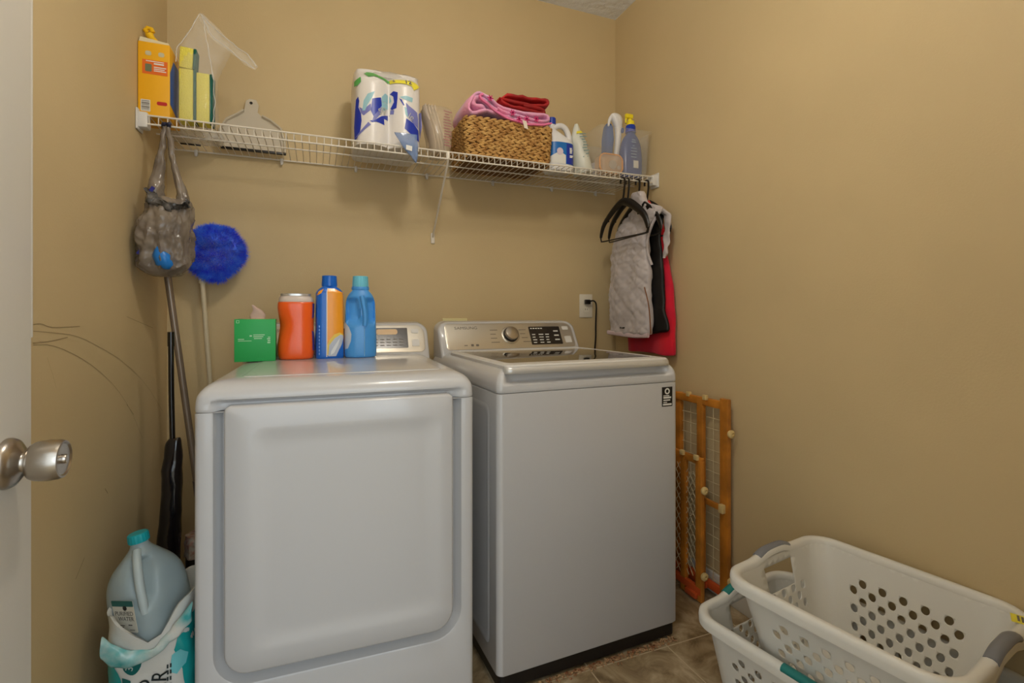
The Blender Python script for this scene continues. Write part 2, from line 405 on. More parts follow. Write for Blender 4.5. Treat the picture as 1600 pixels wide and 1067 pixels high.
b = MB(); b.prism(rrect(.437, .598, .03, h-.034, .003, 3), lambda x, s, n: P(x, s, .002+n), .001); b.build('display', mat('display_black', (40, 34, 32), .2), pn)
random.seed(3); b = MB()
for i in range(5): b.prism([(.445+i*.013+q[0], h-.046+q[1]) for q in ((0, 0), (.009, 0), (.009, .005), (0, .005))], lambda x, s, n: P(x, s, .003+n), .0004)
b.build('readout_digits', M_wprint, pn); b = MB()
for j in range(4):
    for i in range(3):
        ww = random.uniform(.014, .024)
        b.prism([(.448+i*.034+q[0]*ww, .038+j*.0135+q[1]) for q in ((0, 0), (1, 0), (1, .0045), (0, .0045))], lambda x, s, n: P(x, s, .003+n), .0004)
b.build('display_print', M_wprint, pn)
for j in range(3):
    b = MB(); b.prism([(.562+q[0]*.024, .05+j*.022+q[1]) for q in ((0, 0), (1, 0), (1, .006), (0, .006))], lambda x, s, n: P(x, s, .003+n), .0004); b.build('key_print', M_wprint, pn)
for i, (xx, n_) in enumerate(((.245, 4), (.385, 4))):
    for j in range(n_):
        w_ = (.036, .026, .03, .04)[j]; b = MB()
        b.prism([(xx+q[0]*w_+(j*.004 if i else -j*.001), h-.05-j*.02+q[1]) for q in ((0, 0), (1, 0), (1, .003), (0, .003))], lambda x, s, n: P(x, s, .002+n), .0003); b.build('cycle_name', M_print, pn)
b = MB(); b.prism([(.115, .033), (.13, .033), (.13, .037), (.115, .037)], lambda x, s, n: P(x, s, .002+n), .0003); b.build('icon_print', M_print, pn)
b = MB(); b.prism(rrect(.146, .158, .030, .041, .002, 2), lambda x, s, n: P(x, s, .002+n), .0003); b.build('icon_print', M_print, pn)
b = MB(); b.prism(rrect(.168, .182, .030, .040, .004, 3), lambda x, s, n: P(x, s, .002+n), .0003); b.build('icon_print', M_print, pn)
lettering('SAMSUNG', .0185, M_print, pn, P(.135, h-.037, .0022), (1, 0, 0), P(0, 1, 0)-P(0, 0, 0), xs=1.25)
dk = MB(); MK = on_panel(P, .34, h*.52)
dk.lathe([(.043, .001), (.043, .004), (.040, .006), (.0365, .006)], n=40, M=MK); dl = dk.build('dial', M_silver, pn)
b = MB(); b.lathe([(.0355, .004), (.0355, .01), (.034, .018), (.0325, .019)], n=40, M=MK); b.build('dial_ring', M_dark, dl)
b = MB(); b.lathe([(.0325, .012), (.0325, .022), (.030, .028), (.015, .031), (.004, .0315)], n=40, M=MK); b.build('dial_cap', M_steel, dl)
for x0_, x1_, s0, s1 in ((.613, .645, h-.052, h-.034), (.615, .648, .036, .07)):
    b = MB(); b.prism(rrect(x0_, x1_, s0, s1, .003, 3), lambda x, s, n: P(x, s, .002+n), .0015); b.build('button', M_lidw, pn)
b = MB(); b.prism([(.615, .818), (.661, .818), (.661, .886), (.615, .886)], lambda x, z, n: Vector((x, -.0001-n, z)), .0005); st = b.build('energy_sticker', M_black, wa)
b = MB(); o_ = (.615, -.0007, .818)
bars(b, o_, (1, 0, 0), (0, 0, 1), [(.006, .028, .034, .006), (.006, .02, .03, .004), (.006, .036, .026, .003), (.004, .004, .038, .006), (.006, .013, .016, .003)])
b.rings([[Vector((.615+.023+r*math.cos(a), -.0007-t, .818+.053+r*math.sin(a))) for a in [2*PI*k/20 for k in range(20)]] for r, t in ((.011, 0), (.011, .0004), (.006, .0004), (.006, 0))], c0=False, c1=False)
b.build('sticker_print', M_wprint, st)
# crumbs on the floor along the washer's front
cb = MB(); random.seed(5)
for i in range(230):
    t = random.random()**.7; x = .12+t*.55; y = .004+abs(random.gauss(0, .012))*-1 if t < .9 else -.004+random.gauss(0, .01)
    a = random.random()*6
    cb.blob((x, y, .004), (random.uniform(.003, .008), random.uniform(.002, .005), .004), 5, 4, Matrix.Rotation(a, 3, 'Z'))
cr = cb.build('crumbs', mat('rusty_crumbs', (140, 84, 52), .9, vary=.5, vscale=60, c2=(190, 160, 120)))
cr.location = wa.location; cr.rotation_euler = wa.rotation_euler
tag(cr, 'rust-brown crumbs and lint on the floor along the washing machine front', 'crumbs', kind='stuff')

# ------------------------------------------------------------------ wire shelf
SZ, SF = 1.793, -.36
sh = thing('wire_shelf', (1.03, -.18, SZ), 'long white wire shelf across the back wall', 'shelf')
OX, OY = -1.03, .18
b = MB()
n = 78
for i in range(n+1):
    x = .035+i*(1.99/n)
    b.tube([(x+OX, -.008+OY, -.004), (x+OX, SF+.004+OY, -.004), (x+OX, SF+OY, -.007), (x+OX, SF+OY, -.031)], .0016, 6, up=(1, 0, 0))
b.build('wires', M_wire, sh)
for y, z in ((-.010, -.0075), (-.19, -.0085), (SF, -.003), (SF, -.031)):
    MB().tube([(.012+OX, y+OY, z), (2.048+OX, y+OY, z)], .0032, 8).build('rod', M_wire, sh)
for x in (.016, 2.044):
    bm_ = MB(); bm_.box((x+OX, SF+.016+OY, -.018), (.031, .042, .052), bev=.006); bm_.box((x+OX+(-.012 if x < 1 else .012), SF+.016+OY, -.018), (.006, .06, .068), bev=.002)
    bm_.build('end_bracket', M_lidw, sh)
for x in (.10, .409, .707, 1.024, 1.35, 1.67, 1.93):
    bm_ = MB(); bm_.box((x+OX, -.008+OY, -.012), (.012, .016, .022), bev=.003); bm_.lathe([(.005, 0), (.005, .006)], c=(x+OX, -.014+OY, -.028), n=10)
    bm_.build('wall_clip', M_lidw, sh)
bm_ = MB(); bm_.tube([(1.036+OX, SF+OY, -.028), (1.038+OX, SF+.012+OY, -.042), (1.052+OX, -.018+OY, -.282), (1.053+OX, -.006+OY, -.292)], .0065, 8, flat=.7)
bm_.box((1.053+OX, -.004+OY, -.30), (.018, .008, .05), bev=.003); bm_.box((1.036+OX, SF+OY, -.018), (.012, .012, .03), bev=.003)
bm_.build('support_brace', M_wire, sh)
D = SZ + .0004      # top of the shelf deck

# ------------------------------------------------------------------ things on the shelf, from the left
# baking soda box
M_soda = mat('carton_yellow', (238, 176, 24), .45); M_orange = mat('print_orange', (226, 108, 34), .45); M_cream = mat('carton_cream', (225, 214, 180), .6)
M_blue = mat('print_blue', (30, 92, 178), .4); M_red = mat('print_red', (190, 40, 40), .5)
sb = thing('carton', (.0, -.352, D+.001), 'tall yellow and orange powder carton at the left end of the wire shelf', 'box')
BX0, BX1, BD, BH = .002, .090, .135, .240
b = MB(); b.box(((BX0+BX1)/2, BD/2, BH/2), (BX1-BX0, BD, BH), bev=.0012); b.build('box', M_soda, sb)
b = MB(); b.rings([[Vector(p) for p in ((BX0+.002, .002, BH), (BX1-.002, .002, BH), (BX1-.002, BD-.002, BH), (BX0+.002, BD-.002, BH))], [Vector(p) for p in ((BX0+.004, .008, BH+.018), (BX1-.006, .010, BH+.010), (BX1-.004, BD-.004, BH+.014), (BX0+.004, BD-.004, BH+.026))]]); b.build('top_flap', M_cream, sb)
b = MB(); b.prism([(.014, .135), (.084, .135), (.084, .182), (.014, .182)], lambda x, z, t: Vector((x, -.0003-t, z)), .0004); b.build('front_panel', M_orange, sb)
b = MB(); b.prism(rrect(.01, .036, .012, .05, .001, 2), lambda x, z, t: Vector((x, -.0003-t, z)), .0004); bc = b.build('bar_code', M_wprint, sb)
b = MB(); bars(b, (.012, -.0008, .015), (1, 0, 0), (0, 0, 1), [(0, i*.0042, .022, .0016+.0008*(i % 3)) for i in range(8)]); b.build('bar_code_print', M_print, bc)
b = MB(); bars(b, (0, -.0008, 0), (1, 0, 0), (0, 0, 1), [(.046, .168, .028, .005), (.046, .158, .034, .003), (.046, .152, .03, .003), (.046, .146, .034, .003), (.024, .176, .05, .003)]); b.build('panel_print', M_wprint, sb)
b = MB(); b.prism(rrect(.022, .040, .143, .168, .003, 3), lambda x, z, t: Vector((x, -.0008-t, z)), .0003); b.build('pack_picture', mat('picture_olive', (110, 120, 90), .6), sb)
for xx in (.022, .058):
    b = MB(); b.prism(rrect(xx, xx+.017, .196, .211, .006, 4), lambda x, z, t: Vector((x, -.0003-t, z)), .0003); b.build('picture', mat('picture_pale', (196, 190, 160), .6), sb)
b = MB(); b.prism(rrect(.054, .083, .036, .048, .005, 4), lambda x, z, t: Vector((x, -.0003-t, z)), .0003); b.build('logo', M_red, sb)
b = MB(); b.prism([(.004, .045), (BD-.004, .02), (BD-.004, .205), (.045, .205), (.004, .15)], lambda y, z, t: Vector((BX1+.0003+t, y, z)), .0004); b.build('side_panel', M_blue, sb)
# yellow plastic clip on top of it
cl = thing('plastic_clip', (.012, -.30, D+BH+.008), 'small yellow plastic clip lying on top of the yellow carton', 'clip')
b = MB(); b.tube([(.030, 0, .010), (.024, 0, .018), (.014, 0, .030), (.007, 0, .042)], [.012, .0125, .011, .013], 12); b.build('body', mat('plastic_yellow', (240, 190, 20), .35), cl)
b = MB(); b.tube([(.004, 0, .046), (-.004, 0, .054), (.003, 0, .063), (.014, 0, .061), (.018, 0, .05)], .0075, 10); b.build('loop', mat('plastic_yellow', (240, 190, 20), .35), cl)

# sponges in a clear bag
M_foam = mat('sponge_foam', (232, 222, 92), .85, bump=.5, bscale=220); M_pad = mat('scouring_pad', (28, 96, 84), .9, bump=.5, bscale=200)
def sponge(loc, w, d, h, lab, tilt=0, left=False):
    t = thing('sponge', loc, lab, 'sponge', rot=(0, tilt, 0), group='sponges in the clear bag')
    MB().box((w/2, d/2, h/2), (w, d, h), bev=.004).build('foam', M_foam, t)
    MB().box((w+.0045, d/2, h/2), (.008, d, h), bev=.002).build('scouring_pad', M_pad, t)
sponge((.110, -.33, D+.004), .042, .055, .178, 'tall yellow and green sponge standing lower left in the clear bag, next to the carton')
sponge((.161, -.33, D+.004), .040, .055, .172, 'yellow and green sponge standing lower right in the clear bag')
sponge((.109, -.325, D+.187), .040, .05, .072, 'short yellow and green sponge on top of the other two in the clear bag', .05)
b = MB()
rows = [(1.797, .101, .215, -.28, .06), (1.86, .099, .217, -.28, .062), (1.98, .099, .217, -.278, .058), (2.05, .100, .235, -.27, .045), (2.09, .115, .247, -.262, .032), (2.13, .13, .232, -.256, .022), (2.17, .143, .20, -.25, .014), (2.21, .157, .172, -.25, .006)]
rs = []
for z, x0, x1, yc, hd in lerp_rows(rows, 60):
    rs.append([jig(jig(p, .010 if z > 1.99 else .002, 22, 1), .006 if z > 1.99 else .0012, 60, 2) for p in sring(((x0+x1)/2, yc, z), (x1-x0)/2, max(hd, .004), 3.2, 72)])
for r_ in rs[:2]:
    for p in r_: p.z = max(p.z, D+.0012)
b.rings(rs, c0=False)
fl = [(.160, -.25, 2.205, .012), (.185, -.25, 2.17, .018), (.23, -.25, 2.128, .016), (.28, -.25, 2.092, .015), (.318, -.25, 2.066, .014), (.338, -.25, 2.048, .009)]
rs = []
for x, y, z, hw in lerp_rows(fl, 16):
    rs.append([jig(Vector((x+hw*.55*math.cos(a), y+.004*math.sin(a), z+hw*math.cos(a))), .005, 30, 4) for a in [2*PI*k/14 for k in range(14)]])
b.rings(rs)
pbag = b.build('clear_bag', mat('clear_film', (245, 245, 242), .06, alpha=.15), smooth=70)
tag(pbag, 'clear plastic bag with a peaked open top around the yellow sponges', 'plastic bag')

M_glint = mat('film_glint', (240, 240, 238), .12, alpha=.38)  # white highlight streaks on the film, built as pale tubes
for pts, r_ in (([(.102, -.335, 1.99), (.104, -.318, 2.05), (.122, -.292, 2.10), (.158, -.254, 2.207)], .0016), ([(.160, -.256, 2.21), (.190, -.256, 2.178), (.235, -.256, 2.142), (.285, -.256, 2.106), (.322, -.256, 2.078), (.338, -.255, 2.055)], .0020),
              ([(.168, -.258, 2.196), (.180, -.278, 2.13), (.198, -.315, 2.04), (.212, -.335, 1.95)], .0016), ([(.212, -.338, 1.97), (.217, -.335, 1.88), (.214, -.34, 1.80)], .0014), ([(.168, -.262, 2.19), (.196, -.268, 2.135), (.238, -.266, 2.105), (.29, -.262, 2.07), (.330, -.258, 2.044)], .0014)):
    MB().tube([jig(q, .004, 40, 3) for q in lerp_rows(pts, 16)], r_, 6).build('film_glint', M_glint, pbag)
# clear tray lying behind the carton
t = thing('plastic_tray', (.12, -.12, D), 'crumpled clear plastic wrap lying on the shelf behind the yellow carton', 'wrapping')
b = MB(); rs = []
for z, a_, c_ in lerp_rows([(.002, .085, .06), (.015, .09, .06), (.035, .075, .05), (.05, .03, .02)], 8): rs.append([jig(p, .012, 25, 8) for p in sring((0, 0, z), a_, c_, 3, 30)])
for r_ in rs:
    for p in r_: p.z = max(p.z, .001)
b.rings(rs); b.build('film', M_clear2, t, smooth=70)
MB().box((-.03, .062, .004), (.07, .006, .006), bev=.001).build('edge', M_black, t)

# dustpan leaning on the wall
M_pan = mat('milky_plastic', (225, 216, 198), .3, alpha=.62)
dp = thing('dustpan', (.31, -.052, D), 'milky white dustpan with a black rubber lip leaning on the wall behind the shelf', 'dustpan', rot=(R(-9), 0, 0))
out = [(-.118, .0), (.115, .0), (.113, .05), (.098, .105), (.06, .135), (.028, .150), (.010, .168), (.014, .200), (.004, .222), (-.02, .224), (-.033, .214), (-.036, .19), (-.040, .165), (-.062, .145), (-.10, .118), (-.122, .07)]
pan = []
for i in range(len(out)): pan.append(out[i])
b = MB(); b.prism(pan, lambda x, z, q: Vector((x, -q, z+.006)), .004)
for (x0, z0), (x1, z1) in zip(pan[1:7]+pan[11:15], pan[2:7]+pan[11:16]):
    pass
b.build('pan', M_pan, dp)
b = MB(); b.tube([(x, -.010, z+.006) for x, z in pan[1:6]], .005, 6, flat=2.2, up=(0, 0, 1)); b.build('side_wall', M_pan, dp)
b = MB(); b.tube([(x, -.010, z+.006) for x, z in pan[12:]+[pan[0]]], .005, 6, flat=2.2, up=(0, 0, 1)); b.build('side_wall', M_pan, dp)
MB().box((0, -.004, .006), (.236, .012, .009), bev=.002).build('rubber_lip', M_black, dp)
b = MB(); b.lathe([(.006, 0), (.006, .0012)], c=(-.014, -.0042, .212), n=14, M=Matrix.Rotation(PI/2, 4, 'X')); b.build('hang_hole', M_dark, dp)

# paper towel pack
M_film = mat('white_film', (226, 222, 218), .28, bump=.12, bscale=35); M_navy = mat('print_navy', (26, 52, 168), .35); M_lav = mat('print_lavender', (120, 124, 190), .4); M_aqua = mat('print_aqua', (150, 196, 208), .4); M_green = mat('print_green', (92, 176, 92), .4); M_yel = mat('print_yellow', (238, 226, 70), .4)
tp = thing('paper_towel_pack', (.81, -.2, D), 'large white and blue film-wrapped pack of paper towel rolls on the shelf', 'paper towels')
def tow_y(x, z):
    xc = -.064 if x < 0 else .064
    d_ = min(1, abs(x-xc)/.0655); f_ = math.sqrt(max(0, 1-d_*d_*.93))
    top = sstep(.25, .312, z)
    return -.075-.058*f_*(1-.45*top)+.03*top
b = MB(); rs = []
NZ = 30
for j in range(NZ+1):
    z = .312*j/NZ
    s_ = 1 if z < .262 else math.sqrt(max(0, 1-((z-.262)/.056)**2*.9))
    s_ *= 1-.0*z
    hw = .1305*(.90+.10*s_)
    ring = []
    for i in range(36):
        x = -hw+2*hw*i/35; e_ = min(1, (hw-abs(x))/.012)
        ring.append(Vector((x, tow_y(x, z)*(.45+.55*math.sqrt(max(0, 1-(1-e_)**2))), z)))
    for i in range(36):
        x = hw-2*hw*i/35; e_ = min(1, (hw-abs(x))/.012); ring.append(Vector((x, (.10+.022*math.sqrt(max(0, 1-((abs(x)-.064)/.066)**2)))*(.6+.4*e_)*(1-.3*sstep(.24, .30, z)), z)))
    rs.append(ring)
b.rings(rs); pk = b.build('wrapped_rolls', M_film, tp, smooth=60)
b = MB(); rs = []
for z, x0, x1, hd in ((.285, -.122, .124, .075), (.306, -.118, .128, .06), (.325, -.110, .130, .035), (.336, -.09, .118, .010)):
    rs.append([jig(p, .006, 30, 2) for p in sring(((x0+x1)/2, -.02, z), (x1-x0)/2, hd, 3, 40)])
b.rings(rs, c0=False); b.build('film_top', mat('white_film_thin', (232, 228, 222), .2, alpha=.6), tp, smooth=70)
def TF(off): return lambda x, z: Vector((x, tow_y(x, z)-off, z))
def pic(pts): # picture outlines in the pack's own front plane, metres from its bottom centre
    return [((px-352)/2080., (745-py)/2080.) for px, py in pts]
for nm, mt, pts, off in (
    ('print_patch', M_navy, [(85, 715), (82, 600), (88, 480), (95, 385), (110, 365), (118, 400), (112, 450), (130, 500), (135, 560), (125, 640), (105, 690)], .0012),
    ('print_patch', M_aqua, [(140, 480), (150, 400), (180, 345), (235, 318), (215, 370), (180, 430), (160, 480)], .0012),
    ('print_patch', M_navy, [(215, 380), (285, 355), (292, 420), (262, 470), (225, 520), (205, 480)], .0012),
    ('print_patch', M_aqua, [(290, 350), (320, 308), (360, 315), (372, 360), (345, 385), (290, 382)], .0014),
    ('print_patch', M_navy, [(360, 300), (385, 280), (418, 292), (416, 345), (408, 420), (375, 432), (365, 420), (390, 370), (385, 325)], .0016),
    ('print_patch', M_lav, [(225, 520), (262, 470), (290, 430), (282, 490), (240, 545), (215, 560)], .0016),
    ('print_patch', M_navy, [(195, 560), (240, 545), (290, 505), (362, 470), (350, 520), (310, 520), (315, 570), (250, 560), (215, 570)], .0012),
    ('print_patch', M_lav, [(80, 700), (185, 570), (205, 590), (170, 620), (110, 680)], .0020),
    ('print_patch', M_lav, [(118, 450), (150, 470), (205, 420), (208, 470), (150, 520), (132, 500)], .0010),
    ('print_patch', M_aqua, [(290, 385), (345, 388), (352, 420), (300, 460), (286, 430)], .0010),
    ('print_patch', M_lav, [(365, 432), (392, 436), (388, 470), (362, 465)], .0010),
    ('print_patch', M_aqua, [(470, 405), (500, 420), (498, 490), (478, 470)], .0010),
    ('print_patch', M_lav, [(596, 430), (625, 400), (632, 520), (612, 640), (600, 560)], .0010),
    ('print_patch', M_aqua, [(430, 330), (480, 315), (540, 322), (535, 360), (480, 350)], .0012),
    ('print_patch', M_navy, [(428, 340), (448, 350), (472, 395), (462, 398)], .0016),
    ('print_patch', M_lav, [(480, 370), (510, 395), (580, 430), (590, 480), (590, 560), (545, 530), (500, 480), (492, 440)], .0012),
    ('print_patch', M_navy, [(485, 500), (545, 530), (592, 575), (598, 668), (545, 640), (472, 585)], .0016)):
    decal(nm, pic(pts), TF(off), mt, pk, 3)
b = MB()
b.rings([[Vector((.1284*.998, y0, z)) for y0, z in ((-.055, .025), (-.02, .02), (.0, .09), (-.01, .15), (-.045, .20), (-.06, .12))], [Vector((.1292, y0, z)) for y0, z in ((-.055, .025), (-.02, .02), (.0, .09), (-.01, .15), (-.045, .20), (-.06, .12))]])
b.build('print_patch', M_navy, pk)
decal('ribbon', pic([(155, 165), (180, 135), (235, 133), (285, 165), (365, 180), (365, 212), (290, 200), (235, 185), (185, 208)]), TF(.003), M_green, pk, 3)
decal('badge', pic([(82, 235), (128, 208), (130, 250), (105, 275), (82, 275)]), TF(.003), M_green, pk, 2)
decal('ribbon', pic([(360, 176), (460, 176), (535, 160), (575, 180), (604, 205), (580, 234), (550, 256), (530, 228), (460, 220), (360, 216)]), TF(.0035), M_yel, pk, 3)
def mesh_on(o, fn):
    for v in o.data.vertices: v.co = fn(v.co.x, v.co.z, v.co.y)
o = lettering('12', .030, M_navy, pk, (.072, 0, .262), (1, 0, 0), (0, 0, 1)); mesh_on(o, lambda x, z, y: Vector((x, tow_y(x, z)-.0075, z)))
o = lettering('6', .018, M_navy, pk, (.018, 0, .265), (1, 0, 0), (0, 0, 1)); mesh_on(o, lambda x, z, y: Vector((x, tow_y(x, z)-.0075, z)))
o = lettering('sp', .042, M_wprint, pk, (-.028, 0, .14), (.86, 0, .5), (-.5, 0, .86)); mesh_on(o, lambda x, z, y: Vector((x, tow_y(x, z)-.006, z)))
o = lettering('le', .034, M_wprint, pk, (.083, 0, .125), (.9, 0, -.4), (.4, 0, .9)); mesh_on(o, lambda x, z, y: Vector((x, tow_y(x, z)-.006, z)))
b = MB(); rs = []   # twisted film tail hanging through the front wires
for x, z, hw in lerp_rows([(.055, .045, .045), (.066, .012, .036), (.078, -.02, .026), (.09, -.048, .010), (.096, -.062, .003)], 12):
    rs.append([jig(p, .004, 40, 3) for p in sring((x, -.172, z), hw, .006, 2, 20)])
b.rings(rs); b.build('film_tail', mat('blue_film', (120, 150, 200), .12, alpha=.55), pk, smooth=70)
b = MB(); b.prism([(.055, -.02), (.078, -.024), (.079, -.005), (.056, -.002)], lambda x, z, q: Vector((x, -.1805-q, z)), .0003); b.build('tail_label', M_wprint, pk)

# coffee filter packet
M_paper = mat('filter_paper', (228, 216, 200), .8)
cf = thing('coffee_filter_packet', (1.0, -.26, D), 'clear packet of cream paper coffee filters between paper towels and wicker basket', 'filters')
for i in range(4):
    b = MB(); rs = []
    for z, x, hw in lerp_rows([(.004, .012, .004), (.06, .004, .007), (.12, -.012, .008), (.17, -.03, .007), (.195, -.034, .003)], 10):
        rs.append([jig(p, .003, 30, i) for p in sring((x+.013*i-.012, -.01, z), hw*.72, .052, 2.5, 16)])
    for r_ in rs:
        for p in r_: p.z = max(p.z, .002)
    b.rings(rs); b.build('filter', M_paper, cf, smooth=70)
b = MB(); rs = []
for z, x0, x1, hd in lerp_rows([(.001, -.02, .062, .062), (.08, -.035, .07, .064), (.16, -.05, .074, .055), (.20, -.05, .068, .03), (.207, -.04, .05, .006)], 14):
    rs.append([jig(p, .004, 30, 6) for p in sring(((x0+x1)/2, -.01, z), (x1-x0)/2, max(.004, hd), 3, 30)])
for r_ in rs:
    for p in r_: p.z = max(p.z, .001)
b.rings(rs); b.build('wrapper', mat('tan_film', (214, 196, 170), .15, alpha=.38), cf, smooth=70)
b = MB(); random.seed(12)
bars(b, (.022, -.0775, .03), (1, 0, -.12), (0, .03, 1), [(random.uniform(0, .006)-i*.0012, i*.0115, random.uniform(.018, .036), .004) for i in range(13)]); b.build('packet_print', mat('print_plum', (150, 96, 100), .6), cf)

# wicker basket
M_wick = mat('wicker', (206, 164, 98), .7, vary=.35, vscale=30, c2=(160, 114, 58), bump=.4, bscale=140)
wb = thing('wicker_basket', (1.318, -.2, D), 'braided wicker basket filled with folded pink and red cloths', 'basket')
def wick(z): return .188+.012*z/.16, .128+.006*z/.16
b = MB()
b.rings([[Vector((x, y, z)) for x, y in rrect(-wick(z)[0]+q, wick(z)[0]-q, -wick(z)[1]+q, wick(z)[1]-q, .025, 6)] for z, q in ((.002, .004), (.165, .004), (.165, .014), (.012, .014))]); b.build('liner', mat('wicker_core', (112, 78, 40), .8), wb)
b = MB(); random.seed(4)
for r_ in range(9):
    z = .011+r_*.0185
    hw, hd = wick(z)
    base = dense(rrect(-hw, hw, -hd, hd, .028, 8), .006)
    L = [0]
    for i in range(len(base)): L.append(L[-1]+math.hypot(base[(i+1) % len(base)][0]-base[i][0], base[(i+1) % len(base)][1]-base[i][1]))
    n_ = int(L[-1]/.030)
    for q in range(n_):
        for half in (0, 1):
            s_ = (q+.5*half+.25*(r_ % 2))/n_*L[-1] % L[-1]
            i = max(k for k in range(len(base)) if L[k] <= s_)
            p = Vector((*base[i], 0)); tg = (Vector((*base[(i+1) % len(base)], 0))-Vector((*base[i-1], 0))).normalized()
            nr = Vector((tg.y, -tg.x, 0))
            s2 = 1 if half else -1
            ax = (tg*math.cos(.27*s2)+Vector((0, 0, 1))*math.sin(.27*s2))
            bx = nr.cross(ax); rot = Matrix((ax, nr, bx)).transposed()
            c_ = p+Vector((0, 0, z+s2*.0038+random.gauss(0, .0008)))+nr*random.gauss(.001, .001)
            b.blob(c_, (.0185, .0065, .0062), 8, 5, rot)
b.build('weave', M_wick, wb)
M_pink = mat('pink_fleece', (240, 158, 192), .85, sheen=.3, vary=.5, vscale=14, c2=(222, 170, 206), bump=.4, bscale=90); M_pinkd = mat('pink_edging', (228, 120, 165), .8)
M_redc = mat('red_quilted_cloth', (196, 34, 36), .6, bump=.3, bscale=40, vary=.3, vscale=9)
def cloth(name, path, t, y0, y1, m, parent=None, seed=0, amp=.006, n=44):
    """a thick cloth following a folded path in x-z, y0..y1 deep, with rounded edges"""
    P = [Vector((x, 0, z)) for x, z in lerp_rows(path, n)]
    N = []
    for i in range(len(P)):
        tg = (P[min(i+1, n)]-P[max(i-1, 0)]).normalized(); N.append(Vector((-tg.z, 0, tg.x)))
    b = MB(); rs = []
    for i, (p, q) in enumerate(zip(P, N)):
        k = min(1, min(i, n-i)/3+.35); tt = t*math.sqrt(k) if k < 1 else t
        ring = []
        m_ = 22
        for j in range(m_):
            a = 2*PI*j/m_; ca, sa = math.cos(a), math.sin(a)
            y = (y0+y1)/2+(y1-y0)/2*math.copysign(abs(ca)**.35, ca)
            o = tt*.5*math.copysign(abs(sa)**.7, sa)
            v = p+q*o; v.y = y+noise.noise(Vector((i*.18, seed, 0)))*.008
            ring.append(jig(v, amp, 26, seed))
        rs.append(ring)
    b.rings(rs); return b.build(name, m, parent, smooth=75)
M_mag = mat('print_magenta', (200, 40, 110), .8)
bk = thing('pink_blanket', (1.318, -.2, D+.17), 'folded pink fleece blanket draped over the top of the wicker basket', 'blanket')
cloth('folded_layers', [(.16, .006), (.08, .008), (0, .014), (-.06, .026), (-.115, .03), (-.165, .012), (-.188, .03), (-.182, .066), (-.155, .094), (-.128, .098), (-.10, .084), (-.05, .056), (.02, .046), (.10, .044), (.165, .05), (.182, .036), (.17, .024), (.09, .022), (.0, .030), (-.06, .046)], .020, -.137, .10, M_pink, bk, 1)
cloth('edging', [(.188, .012), (.12, -.004), (.05, -.006), (-.02, .006), (-.08, .032), (-.12, .056), (-.145, .080), (-.13, .09)], .009, -.150, -.137, M_pinkd, bk, 3, .003)
for xx, zz in ((.03, .006), (.065, .012), (.0, .028), (-.10, .075), (.11, .018)):
    b = MB()
    for k in range(3):
        a = k*PI/3+xx*20
        b.box((xx, -.1535, zz), (.026, .002, .0045), rot=Matrix.Rotation(a, 3, 'Y'))
    b.build('flower_print', M_mag, bk)
b = MB(); b.prism([(.052, -.03), (.07, -.034), (.062, .0), (.044, .002)], lambda x, z, q: Vector((x, -.156-q, z)), .0012); b.build('care_label', M_paper, bk)
cloth('inner_fold', [(-.10, .03), (-.13, .045), (-.16, .05), (-.165, .07), (-.145, .085), (-.12, .075), (-.10, .06), (-.06, .04)], .026, -.132, .09, M_pink, bk, 5)
t = thing('red_cloth', (1.318, -.2, D+.17), 'dark red quilted cloth folded on top of the pink blanket', 'cloth')
cloth('folded_cloth', [(-.045, .100), (.02, .098), (.10, .094), (.16, .100), (.184, .112), (.176, .126), (.12, .122), (.05, .122), (-.01, .118), (-.03, .092), (.01, .076), (.08, .072), (.15, .068), (.168, .074), (.15, .084), (.07, .086)], .021, -.115, .09, M_redc, t, 7)

# bleach jug
M_jugw = mat('white_bottle', (228, 228, 230), .3, coat=.2); M_cap = mat('cap_blue', (24, 60, 170), .35); M_lab = mat('label_blue', (20, 110, 190), .35)
bj = thing('bleach_jug', (1.592, -.235, D), 'white bleach jug with a blue label behind the wicker basket', 'bleach')
b = MB(); rs = []
for z, x0, x1, hd in lerp_rows([(.001, -.062, .062, .05), (.012, -.068, .068, .055), (.06, -.068, .068, .055), (.12, -.068, .068, .055), (.142, -.066, .062, .053), (.160, -.062, .036, .045), (.180, -.055, .004, .034), (.198, -.048, -.018, .020), (.212, -.046, -.018, .015), (.222, -.046, -.018, .015)], 30):
    rs.append(sring(((x0+x1)/2, 0, z), (x1-x0)/2, hd, 2.8, 36))
b.rings(rs); body = b.build('bottle', M_jugw, bj, smooth=50)
b = MB(); b.tube(lerp_rows([(-.03, 0, .195), (-.012, 0, .215), (.018, 0, .222), (.042, 0, .208), (.056, 0, .175), (.058, 0, .14)], 16), .0135, 10, flat=1.1); b.build('handle', M_jugw, bj)
b = MB(); b.lathe([(.019, 0), (.019, .028), (.016, .031)], c=(-.032, 0, .222), n=24); b.build('cap', M_cap, bj)
def bj_y(x, z): return -.0556*(1-min(1, abs(x/.0683))**2.8)**(1/2.8)
decal('label', [(-.0665, .03), (.0665, .03), (.0665, .128), (-.0665, .128)], lambda x, z: Vector((x, bj_y(x, z)-.0008, z)), M_lab, bj, 4)
decal('label_stripe', [(-.06, .03), (.012, .03), (.012, .07), (-.02, .085), (-.06, .062)], lambda x, z: Vector((x, bj_y(x, z)-.0014, z)), M_wprint, bj, 3)
decal('label_field', [(.016, .032), (.062, .032), (.064, .124), (.016, .124)], lambda x, z: Vector((x, bj_y(x, z)-.0014, z)), M_navy, bj, 3)
b = MB()
for zz, ww in ((.104, .014), (.097, .018), (.090, .016), (.083, .014), (.070, .026), (.064, .02)): b.box((.037, bj_y(.037, zz)-.002, zz), (ww, .001, .005))
b.build('label_print', M_wprint, bj)
